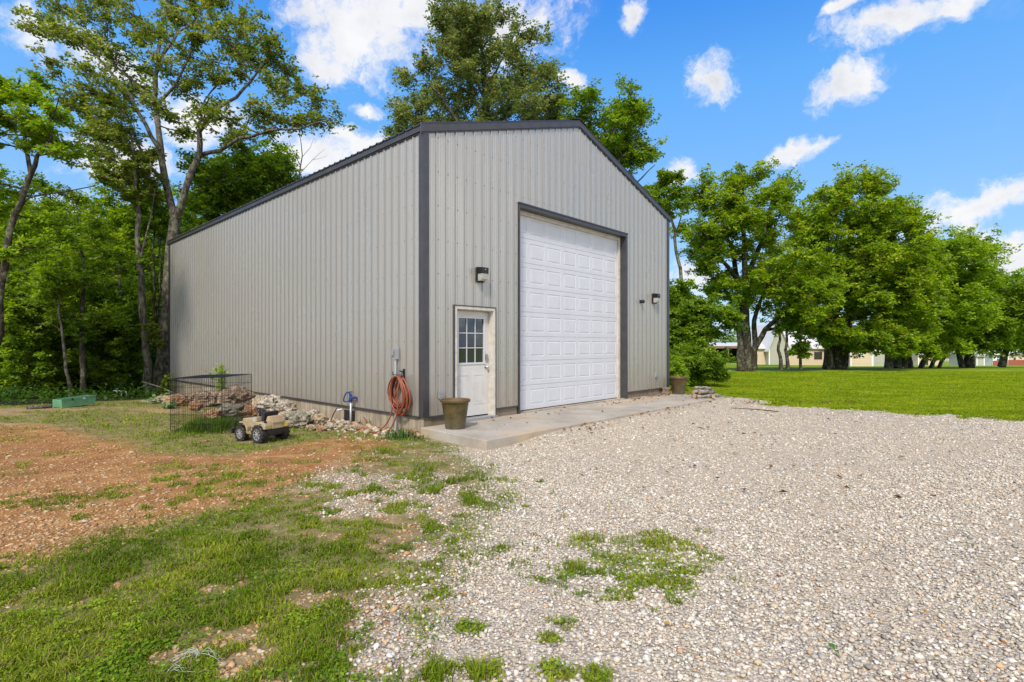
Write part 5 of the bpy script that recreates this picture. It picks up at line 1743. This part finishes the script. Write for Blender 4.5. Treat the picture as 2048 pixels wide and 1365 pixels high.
zt_ = Vector((0, 0, 1))
tops = [Vector((p.x, p.y, 0)) + zt_ * z for p, z in ((pA_, .985), (pB_, 1.02), (pC_, 1.01), (pD_, .985))]
tA, tB, tC, tD = tops
wire_panel('panel', pA_, pB_, tB, tA, 24, 6, .0026); wire_panel('panel', pB_, pC_, tC, tB, 26, 6, .0026); wire_panel('panel', pC_, pD_, tD, tC, 24, 6, .0026); wire_panel('panel', pD_, pA_, tA, tD, 26, 6, .0026)
wire_panel('top_panel', tA, tB, tC, tD, 24, 26, .002)
# long grass and weeds inside the pen
n = 4200
r_ = np.random.default_rng(77)
a, b = r_.normal(.45, .26, n), r_.normal(.4, .3, n)
base = (np.array(pA_)[None] * (1 - a)[:, None] + np.array(pB_)[None] * a[:, None]) * (1 - b)[:, None] + (np.array(pD_)[None] * (1 - a)[:, None] + np.array(pC_)[None] * a[:, None]) * b[:, None]
gc = grass_color(base[:, 0], base[:, 1], .05, ((.05, .11, .012), (.10, .18, .018), (.19, .28, .035)))
edge = np.clip(np.minimum(np.minimum(a, 1 - a), np.minimum(b, 1 - b)) * 5 + .1, 0, 1)
vn = vnoise(base[:, 0] * 2.6, base[:, 1] * 2.6, 4) * .6 + vnoise(base[:, 0] * 7, base[:, 1] * 7, 5) * .4
hh = (.04 + .42 * vn ** 1.5 * edge) * r_.uniform(.4, 1, n)
o = build_blades('tall_weeds', base[:, 0], base[:, 1], hh, np.full(n, .012), gc, lean=.5)
tag(o, 'long green grass growing up inside the wire crate', 'weeds', kind='stuff')
# climbing plant against the wall behind the pen
def leafy(name, pts, rad, n, ls, pal, label, cat, seed, stem=None):
    r = np.random.default_rng(seed)
    P0 = np.array(pts[0]); 
    root = empty(name, tuple(P0), 0, label, cat)
    P = np.array(pts)[r.integers(0, len(pts), n)] - P0 + r.normal(0, 1, (n, 3)) * rad
    a, b, c = [np.array(q) for q in pal]
    f = r.uniform(0, 1, (n, 1)); col = np.where(f < .5, a + (b - a) * f * 2, b + (c - b) * (f - .5) * 2)
    global rng
    V, Q = leaves_np(P, r.uniform(.7, 1.3, n) * ls, .5, .7, .1)
    link('leaves', np_mesh('leaves', V, quads=Q, mats=[M_LEAF], cols=np.repeat(col, 4, 0)), root)
    mb = MB(); mb.tube([Vector(p) - Vector(P0) for p in (stem or pts)], .008, 6); mb.build('stem', BARKD, root)
    return root


wy = 8.2
def wl_pt(s_, z): return tuple(bl(-.12, s_, z))
sv = 9.75
leafy('climbing_vine', [wl_pt(sv, .0), wl_pt(sv + .02, .25), wl_pt(sv + .05, .55), wl_pt(sv - .12, .72), wl_pt(sv + .15, .78), wl_pt(sv - .3, .80), wl_pt(sv - .15, .45)], .10, 260, .09, GREENS['bright'],
      'green vine climbing the wall behind the wire crate', 'vine', 5)
g1 = gp(308, 808)
HO = ((.20, .28, .10), (.34, .38, .22), (.50, .50, .38))
leafy('hosta_plant', [tuple(g1 + Vector((0, 0, .05))), tuple(g1 + Vector((.2, 0, .10))), tuple(g1 + Vector((-.12, .05, .06)))], .09, 60, .16, HO, 'pale white-leaved plant left of the rock pile', 'plant', 6)
g1 = gp(334, 817)
leafy('hosta_plant', [tuple(g1 + Vector((0, 0, .06))), tuple(g1 + Vector((.12, 0, .08)))], .08, 26, .20, ((.09, .19, .05), (.16, .28, .09), (.26, .36, .16)), 'broad pale-green leafy plant just left of the wire crate', 'plant', 7)
g1 = gp(332, 792)
leafy('shrub_seedling', [tuple(g1 + Vector((0, 0, .1))), tuple(g1 + Vector((0.05, 0, .45))), tuple(g1 + Vector((-.12, 0, .3))), tuple(g1 + Vector((.1, 0, .65)))], .12, 130, .12, ((.16, .25, .02), (.26, .36, .03), (.38, .46, .06)), 'yellow-green seedling at the foot of the big oak', 'seedling', 8)
# strappy grass clumps by the wall
for i, (u, v, n_, hgt, lb) in enumerate([(752, 852, 150, .26, 'strappy grass clump where the short orange hose meets the ground'), (776, 846, 60, .2, 'low grass tuft against the foundation between hydrant and hose'),
                                   (800, 878, 200, .26, 'large strappy grass clump under the hanging hose'), (838, 878, 60, .09, 'small green tuft at the slab corner')]):
    c = gp(u, v); r = np.random.default_rng(i)
    x = c.x + r.normal(0, .09 + .03 * (n_ > 100), n_); y = c.y + r.normal(0, .09, n_)
    o = build_blades('grass_clump', x, y, r.uniform(.4, 1, n_) * hgt, np.full(n_, .011), grass_color(x, y, .02, ((.04, .10, .02), (.07, .16, .03), (.13, .24, .05))), lean=.6)
    tag(o, lb, 'grass clump', 'strappy grass clumps by the wall')

# ------------------------------------------------------------------ toy truck
M_TOY = mat('faded cream plastic', (.38, .31, .19), .5, 0, noise=(5, .8, (.26, .16, .055)))
M_YEL = mat('yellow decal', (.62, .46, .04), .5)
M_TYRE = mat('dusty black plastic', (.015, .014, .014), .55, noise=(10, .4, (.055, .035, .022)))
M_CHR = mat('silver plastic', (.38, .38, .38), .4, .3)
tc_ = (gp(512, 886) + gp(570, 878) + gp(474, 881)) / 3
rear_mid = (gp(512, 887) + gp(570, 879)) / 2
toy = empty('toy_truck', rear_mid + Vector((-.20, .106, -.005)), R_(152), 'faded cream ride-on toy truck with black wheels standing in the grass by the rocks', 'toy car'); toy.scale = (.90, .90, .94)


def tyre(x, y, rr, wd):
    w_ = MB(); n = 28
    M = Matrix.Translation((x, y, rr)) @ Matrix.Rotation(PI / 2, 4, 'X')
    w_.lathe([(rr * .62, -wd / 2), (rr * .9, -wd / 2), (rr * .98, -wd * .36), (rr, 0), (rr * .98, wd * .36), (rr * .9, wd / 2), (rr * .62, wd / 2), (rr * .62, -wd / 2)], n, M=M, cap=False)
    for k in range(14):
        for sg in (-1, 1):
            a = 2 * PI * (k + .25 * sg) / 14
            MM = M @ Matrix.Rotation(a, 4, 'Z') @ Matrix.Translation((rr * .99, 0, sg * wd * .25)) @ Matrix.Rotation(R_(22 * sg), 4, 'X')
            w_.box(-.01, .010, -.012, .012, -wd * .24, wd * .24, M=MM)
    root = bpy.data.objects.new('wheel', None); COL.objects.link(root); root.parent = toy
    w_.build('tyre', M_TYRE, root)
    r2 = MB(); s = 1 if y > 0 else -1
    oz = -s * wd * .40
    r2.lathe([(rr * .64, oz - .008), (rr * .64, oz + .008), (rr * .56, oz + .008), (rr * .56, oz - .008), (rr * .64, oz - .008)], 24, M=M, cap=False)
    r2.lathe([(.001, oz - .015), (rr * .16, oz - .015), (rr * .16, oz + .015), (.001, oz + .015)], 12, M=M)
    for k in range(8):
        MM = M @ Matrix.Rotation(2 * PI * k / 8, 4, 'Z')
        r2.box(rr * .12, rr * .58, -.007, .007, oz - .006, oz + .006, M=MM)
    r2.build('rim', M_CHR, root)
    h = MB(); h.lathe([(.001, oz * .6), (rr * .62, oz * .6)], 20, M=M, cap=False); h.build('hub', M_BLACK, root)


for (x, y, rr, wd) in ((-.25, .235, .158, .125), (-.25, -.235, .158, .125), (.25, .225, .138, .11), (.25, -.225, .138, .11)): tyre(x, y, rr, wd)
mb = MB(); mb.box(-.40, .34, -.15, .15, .13, .20); mb.box(-.43, -.36, -.20, .20, .17, .25); mb.tube([(-.25, -.2, .14), (-.25, .2, .14)], .02, 8); mb.tube([(.25, -.2, .125), (.25, .2, .125)], .02, 8); mb.build('chassis', M_BLACK, toy, bevel=.01)
body = MB()
body.prism([(.02, .20), (.42, .20), (.43, .30), (.40, .385), (.12, .405), (.05, .43), (.0, .43), (-.02, .36)], -.125, .125, 'y')     # hood and dash
body.prism([(-.10, .14), (.14, .14), (.16, .20), (-.10, .20)], -.24, .24, 'y')                                                   # side steps
for s in (-1, 1):
    y0, y1 = sorted((s * .125, s * .275))
    arch = [(.07, .21), (.10, .285), (.17, .325), (.27, .328), (.27, .355), (.12, .352), (.04, .27), (.04, .20)]
    body.prism(arch, y0, y1, 'y')
    arch2 = [(-.09, .19), (-.12, .27), (-.18, .31), (-.31, .315), (-.37, .30), (-.40, .255), (-.45, .255), (-.45, .315), (-.42, .365), (-.16, .37), (-.08, .31), (-.06, .19)]
    body.prism(arch2, y0, y1, 'y')
body.prism([(-.14, .24), (-.455, .25), (-.45, .36), (-.14, .37)], -.125, .125, 'y')
body.prism([(-.26, .365), (-.47, .35), (-.43, .46), (-.31, .465)], -.12, .12, 'y')                                              # rear box
body.build('body', M_TOY, toy, bevel=.012)
mb = MB(); mb.box(-.20, -.02, -.12, .12, .26, .30); mb.prism([(-.22, .28), (-.285, .535), (-.22, .54), (-.15, .30)], -.15, .15, 'y'); mb.build('seat', M_BLACK, toy, bevel=.012)
MS = Matrix.Translation((.02, 0, .52)) @ Matrix.Rotation(R_(-28), 4, 'Y')
mb = MB(); rp = [(MS @ Vector((.095 * math.cos(a * PI / 12), .095 * math.sin(a * PI / 12), 0))) for a in range(25)]
mb.tube(rp, .012, 8, cap=False); mb.tube([MS @ Vector((-.09, 0, 0)), MS @ Vector((.09, 0, 0))], .011, 6); mb.tube([MS @ Vector((0, -.09, 0)), MS @ Vector((0, .09, 0))], .011, 6)
mb.tube([MS @ Vector((0, 0, 0)), (.06, 0, .42)], .018, 8); mb.build('steering_wheel', M_BLACK, toy, smooth=True)
mb = MB(); mb.prism([(.37, .19), (.455, .20), (.455, .36), (.37, .405)], -.145, .145, 'y'); mb.build('grille', M_BLACK, toy, bevel=.01)
for s in (-1, 1):
    MH = Matrix.Translation((.452, s * .09, .30)) @ Matrix.Rotation(PI / 2, 4, 'Y')
    mb = MB(); mb.lathe([(.038, -.01), (.038, .012), (.02, .018), (.001, .02)], 18, M=MH); mb.build('headlight', M_CHR, toy, smooth=True, autosmooth=40)
    mb = MB(); mb.lathe([(.026, 0), (.026, .025), (.018, .032), (.001, .033)], 16, M=Matrix.Translation((-.40, s * .225, .36))); mb.build('tail_light', M_BLACK, toy, smooth=True, autosmooth=40)
    mb = MB(); mb.box(-.35, -.335, s * .276 - .002, s * .276 + .002, .325, .35); mb.box(-.32, -.305, s * .276 - .002, s * .276 + .002, .325, .35); mb.build('decal', M_BLACK, toy)
mb = MB()
for y in (-.10, .10): mb.tube([(.45, y, .34), (.58, y, .33), (.64, y, .25), (.66, y, .14)], [.02, .018, .018, .02], 8)
mb.box(.62, .67, -.17, .17, .10, .19); mb.tube([(.585, -.10, .33), (.585, .10, .33)], .014, 8); mb.build('front_bumper', M_BLACK, toy, bevel=.005)
mb = MB(); mb.box(-.457, -.452, -.20, -.14, .27, .33); mb.build('rear_decal', M_YEL, toy)
mb = MB(); mb.box(.02, .07, .11, .132, .35, .40); mb.build('dash_sticker', mat('pale blue sticker', (.35, .45, .52), .5), toy)

# ------------------------------------------------------------------ small things at the wood edge
g1, g2 = gp(124, 817), gp(190, 812)
M_GREEN = mat('green painted metal', (.12, .30, .165), .55, 0, noise=(6, .6, (.07, .19, .09)))
d = (g2 - g1); L = d.length; ang = math.atan2(d.y, d.x)
e = empty('green_trough', g1, ang, 'long low green metal box lying at the edge of the wood', 'box'); e.rotation_euler = (0, -math.asin(max(-.5, min(.5, .05))), ang)
mb = MB(); mb.prism([(0, 0), (L, 0.0), (L + .05, .22), (0, .22)], 0, .05, 'y'); mb.prism([(0, 0), (L, 0), (L + .05, .02), (0, .02)], .05, .32, 'y'); mb.prism([(0, .0), (L, 0), (L + .04, .22), (0, .21)], .32, .36, 'y')
mb.prism([(.0, 0), (.05, 0), (.04, .21), (0, .21)], .05, .32, 'y'); mb.prism([(L - .04, 0), (L, 0), (L + .05, .21), (L, .21)], .05, .32, 'y'); mb.box(-.01, L + .06, -.012, .0, .205, .235)
mb.build('shell', M_GREEN, e)
mb = MB()
for x in (.24, .82): mb.box(x - .02, x + .02, -.02, -.012, .17, .22)
mb.build('latch', M_BLACK, e)
mb = MB(); mb.box(.48, .54, -.016, -.012, .16, .20); mb.build('sticker', M_WHITE, e)
mb = MB(); a, b = gp(54, 819), gp(104, 817)
mb.tube([a + Vector((0, 0, .03)), b + Vector((0, 0, .06))], .045, 6); o = mb.build('fallen_log', BARK, None, smooth=True); tag(o, 'thin grey fallen log in the grass left of the green box', 'log')
mb = MB(); mb.tube(smooth_path([at(284, 764, 19.0), at(318, 774, 18.2), at(345, 786, 17.4), at(366, 799, 16.6)], 3), [.022] * 10, 6); o = mb.build('stick', BARK, None); tag(o, 'long pale stick leaning from the oak down onto the rock pile', 'stick')
for i, u in enumerate((204, 213, 223)):
    p = gp(u, 797); mb = MB()
    mb.tube(smooth_path([(0, 0, 0), (.0, 0, .12), (-.04, 0, .19), (-.11, 0, .20), (-.14, 0, .19)], 3), .016, 6); o = mb.build('metal_hoop', M_GREYL, None, smooth=True, loc=p + Vector((.06, .6, 0)))
    tag(o, ('left', 'middle', 'right')[i] + ' one of three bent grey metal hoops right of the green box', 'hoop', 'bent hoops at the wood edge')
# stick on the gravel, twine
mb = MB(); a, b = gp(1462, 818), gp(1557, 826)
mb.tube(smooth_path([a + Vector((0, 0, .02)), a * .6 + b * .4 + Vector((0, .03, .03)), b + Vector((0, 0, .03))], 4), [.006 + .0008 * k for k in range(9)], 6); o = mb.build('stick', BARKD, None); tag(o, 'long thin stick lying on the gravel near the firewood', 'stick')
mb = MB(); a, b = gp(1848, 858), gp(1905, 862)
mb.tube([gp(1020 + 375, 856) + Vector((0, 0, .012)), gp(1418, 861) + Vector((0, 0, .012))], .006, 5); o = mb.build('twig', BARKD, None); tag(o, 'short twig on the gravel in front of the slab end', 'twig')
M_TW = mat('white twine', (.44, .46, .38), .8)
rr = random.Random(9)
for cu, cv, nl_, lb in ((400, 1322, 16, 'tangle of frayed white twine in the foreground grass'), (335, 1358, 9, 'smaller tangle of white twine at the bottom edge of the lawn')):
    c = gp(cu, cv); mb = MB()
    for k in range(nl_):
        a = rr.uniform(0, 2 * PI); P = []
        L = rr.uniform(.06, .17)
        for j in range(6):
            P.append(c + Vector((math.cos(a) * L * j / 5 * 1.3 + rr.uniform(-.008, .008), math.sin(a) * L * j / 5 * .6 + rr.uniform(-.008, .008), .025 + rr.uniform(0, .018) + .02 * math.sin(j))))
            a += rr.uniform(-.35, .35)
        mb.tube(smooth_path(P, 3), .0011, 4)
    o = mb.build('twine', M_TW, None); tag(o, lb, 'twine')

# fallen leaves on the slab, gravel edge and under the bush
n = 420
r_ = np.random.default_rng(91)
P = []
for k in range(70):
    t_, s_ = r_.uniform(.4, 9.0), -abs(r_.normal(0, .75)) - .02
    if s_ > -1.68: P.append((*bl(t_, s_, 0)[:2], SLAB + .006))
for k in range(60):
    t_, s_ = 8.3 + r_.normal(0, .5), -.12 - abs(r_.normal(0, .12))
    if t_ < 9: P.append((*bl(t_, s_, 0)[:2], SLAB + .006 + r_.uniform(0, .03)))
for k in range(80):
    t_ = r_.uniform(1.5, 9.6); s_ = -1.72 - abs(r_.normal(0, .25 + .1 * (t_ > 7))); q = bl(t_, s_, 0); P.append((q.x, q.y, float(gz(q.x, q.y)) + .025))
for k in range(60):
    v = r_.uniform(800, 1000); u = r_.uniform(1000, 2048); q = gp(u, v); P.append((q.x, q.y, q.z + .03))
for k in range(110):
    q = gp(1400 + r_.normal(0, 45), 764 + r_.normal(0, 4)); P.append((q.x, q.y, q.z + .03))
for k in range(90):
    q = gp(1460 + r_.uniform(0, 260), 803 + r_.uniform(0, 8) + 20 * 0); Yl = 0; P.append((q.x, q.y + 0, q.z + .03))
P = np.array(P)
V, Q = leaves_np(P, r_.uniform(.03, .10, len(P)), .25, .6, .25)
LP = np.array([(.20, .09, .035), (.13, .07, .035), (.26, .13, .05), (.10, .065, .04), (.30, .19, .09)])
tag(link('fallen_leaves', np_mesh('fallen_leaves', V, quads=Q, mats=[M_DRYLEAF], cols=np.repeat(LP[r_.integers(0, 5, len(P))], 4, 0))), 'dry brown leaves blown over the slab and the gravel edge', 'leaf litter', kind='stuff')
# a few big single leaves near the camera
for i, (u, v, c, lb) in enumerate([(1995, 1290, (.42, .16, .03), 'orange-brown curled leaf on the gravel at the lower right'), (1849, 1236, (.48, .25, .04), 'yellow-orange leaf on the gravel right of centre'),
                                   (1341, 1262, (.50, .28, .05), 'yellow-orange leaf on the gravel below the grass patch'), (1670, 1312, (.05, .16, .02), 'fresh green leaf on the gravel at the lower right'),
                                   (1552, 1160, (.36, .15, .06), 'rusty leaf on the gravel right of the grass patch'), (930, 1200, (.50, .27, .04), 'orange leaf on the gravel left of the grass patch')]):
    V, Q = leaves_np(np.array([tuple(gp(u, v) + Vector((0, 0, .03)))]), np.array([.055]), .15, .55, .2)
    V2, Q2 = leaves_np(np.array([tuple(gp(u, v) + Vector((0, 0, .03)))]), np.array([.035]), .15, .5, .2)
    o = link('fallen_leaf', np_mesh('fallen_leaf', np.concatenate([V, V2]), quads=np.concatenate([Q, Q2 + 4]), mats=[M_DRYLEAF], cols=np.tile(np.array([c]), (8, 1)))); tag(o, lb, 'leaf', 'single fallen leaves on the gravel')

# ------------------------------------------------------------------ houses beyond the trees
M_CRM = mat('cream clapboard', (.62, .50, .36), .8); M_SAGE = mat('grey green clapboard', (.40, .40, .33), .8); M_HW = mat('white house trim', (.78, .78, .76), .6)
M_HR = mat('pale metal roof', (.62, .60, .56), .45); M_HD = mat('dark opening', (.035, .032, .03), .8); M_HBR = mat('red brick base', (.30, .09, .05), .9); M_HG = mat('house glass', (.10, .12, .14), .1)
M_BROWN = mat('brown fascia', (.20, .14, .09), .8)


def house(name, label, u0, u1, vb, vt, Y, depth, wm, roofrise, windows, roof_over=.35, gable=False, brick=False, doors=()):
    """front wall faces the camera; pixel extents at distance Y"""
    a, b = at(u0, vb, Y), at(u1, vb, Y)
    W_ = b.x - a.x; Hh = at(u0, vt, Y).z - a.z
    root = empty(name, (a.x, Y, a.z - .02), 0, label, 'house')
    mb = MB(); zb_ = -.5
    mb.box(0, W_, 0, depth, zb_, Hh)
    nl = int(Hh / .22)
    for k in range(nl): mb.prism([(-.025, k * .22), (0, k * .22 + .2), (0, k * .22)], .02, W_ - .02, 'x')
    if gable: mb.prism([(0, Hh), (W_, Hh), (W_ / 2, Hh + roofrise)], 0.01, depth - .01, 'y')
    wl = mb.build('wall', wm, root)
    mb = MB()
    if gable:
        for s in (0, 1):
            x0 = -.3 if s == 0 else W_ + .3; sl_ = roofrise / (W_ / 2)
            mb.prism([(x0, Hh - sl_ * .3), (W_ / 2, Hh + roofrise), (W_ / 2, Hh + roofrise + .12), (x0, Hh - sl_ * .3 + .12)], -roof_over, depth + roof_over, 'y')
    else:
        mb.prism([(-roof_over, Hh - .08), (depth / 2, Hh + roofrise), (depth + roof_over, Hh - .08), (depth + roof_over, Hh + .04), (depth / 2, Hh + roofrise + .14), (-roof_over, Hh + .04)], -.3, W_ + .3, 'x')
        mb.prism([(.0, Hh), (depth, Hh), (depth / 2, Hh + roofrise - .02)], .01, .06, 'x'); mb.prism([(.0, Hh), (depth, Hh), (depth / 2, Hh + roofrise - .02)], W_ - .06, W_ - .01, 'x')
    mb.build('roof', M_HR, root)
    mb = MB(); mb.box(-.06, .10, -.06, -.0255, zb_, Hh - .01); mb.build('corner_board', M_HW, root)
    mb = MB(); mb.box(W_ - .10, W_ + .06, -.06, -.0255, zb_, Hh - .01); mb.build('corner_board', M_HW, root)
    for (wu0, wu1, wv0, wv1) in windows:
        p, q = at(wu0, wv1, Y), at(wu1, wv0, Y)
        x0, x1, z0, z1 = p.x - a.x, q.x - a.x, p.z - a.z, q.z - a.z
        mb = MB(); f = .12
        mb.box(x0 - f, x1 + f, -.07, -.027, z0 - f, z0); mb.box(x0 - f, x1 + f, -.07, -.027, z1, z1 + f); mb.box(x0 - f, x0, -.07, -.027, z0, z1); mb.box(x1, x1 + f, -.07, -.027, z0, z1)
        mb.box(x0, x1, -.06, -.03, (z0 + z1) / 2 - .04, (z0 + z1) / 2 + .04)
        wn = mb.build('window', M_HW, root)
        mb = MB(); mb.box(x0, x1, -.045, -.026, z0, (z0 + z1) / 2 - .04); mb.box(x0, x1, -.045, -.026, (z0 + z1) / 2 + .04, z1); mb.build('pane', M_HG, wn)
    for (wu0, wu1, wv0, wv1) in doors:
        p, q = at(wu0, wv1, Y), at(wu1, wv0, Y)
        mb = MB(); mb.box(p.x - a.x, q.x - a.x, -.05, -.026, p.z - a.z, q.z - a.z); mb.build('door', M_HD, root)
    if brick:
        mb = MB(); mb.box(-.02, W_ + .02, -.12, -.03, -.5, .75); mb.build('brick_base', M_HBR, root)
    return root, W_, Hh, a


# carport left of the first shade tree
Yp = 74
a = at(1428, 722, Yp)
cp = empty('carport', a, 0, 'low open carport with dark inside and brown fascia, left of the first shade tree', 'carport')
Wc = at(1540, 722, Yp).x - a.x; Hc = at(1428, 694, Yp).z - a.z
mb = MB(); mb.prism([(0, Hc), (7, Hc + .5), (7, Hc + .62), (0, Hc + .16)], -.4, Wc, 'x'); mb.build('roof', M_HR, cp)
mb = MB(); mb.box(-.4, Wc, -.06, 0, Hc - .22, Hc + .1); mb.build('fascia', M_BROWN, cp)
for k in range(5):
    mb = MB(); x = .2 + k * (Wc - .4) / 4; mb.box(x - .07, x + .07, .1, .24, -.5, Hc - .01); mb.build('post', M_BROWN, cp)
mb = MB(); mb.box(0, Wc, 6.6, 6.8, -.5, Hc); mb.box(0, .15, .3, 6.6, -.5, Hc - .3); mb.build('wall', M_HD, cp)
# grey gabled shed
house('shed', 'grey-green gabled shed behind the slim saplings', 1538, 1576, 722, 694, 72, 7, M_SAGE, 3.0, [], gable=True)
house('annexe', 'cream lean-to wing between the carport and the grey-green shed', 1508, 1537, 722, 697, 73, 5, M_CRM, 1.0, [])
house('house', 'long cream clapboard house with a pale roof behind the second shade tree', 1577, 1700, 724, 697, 76, 9, M_CRM, 2.4, [(1579, 1583, 701, 707)], doors=[(1628, 1644, 704, 719), (1662, 1676, 704, 719), (1692, 1697, 703, 721)])
house('house', 'cream house wing with one white-framed window, right of the double trunks', 1701, 1744, 727, 700, 70, 8, M_CRM, 1.6, [(1719, 1726, 703, 711)])
house('house', 'grey-green house wing with small windows, left of the third shade tree', 1745, 1774, 726, 695, 73, 8, M_SAGE, 2.4, [(1748, 1750, 701, 708), (1756, 1758, 701, 708), (1767, 1769, 701, 706)])
house('house', 'cream house glimpsed between the trunks behind the third shade tree', 1836, 1880, 731, 710, 88, 8, M_CRM, 1.6, [], doors=[(1848, 1856, 716, 730)])
house('house', 'weathered pale shed beside the broad blackish trunk', 1953, 1968, 731, 712, 80, 5, M_SAGE, .8, [])
house('house', 'white-sided brick-based house beyond the slanting trunk', 1985, 2012, 731, 709, 84, 8, M_HW, 1.2, [(1993, 1999, 713, 722)], brick=True)
house('house', 'cream brick-based house at the right edge of the photo', 2016, 2070, 729, 708, 88, 8, M_CRM, 1.2, [], brick=True, doors=[(2027, 2031, 715, 727)])
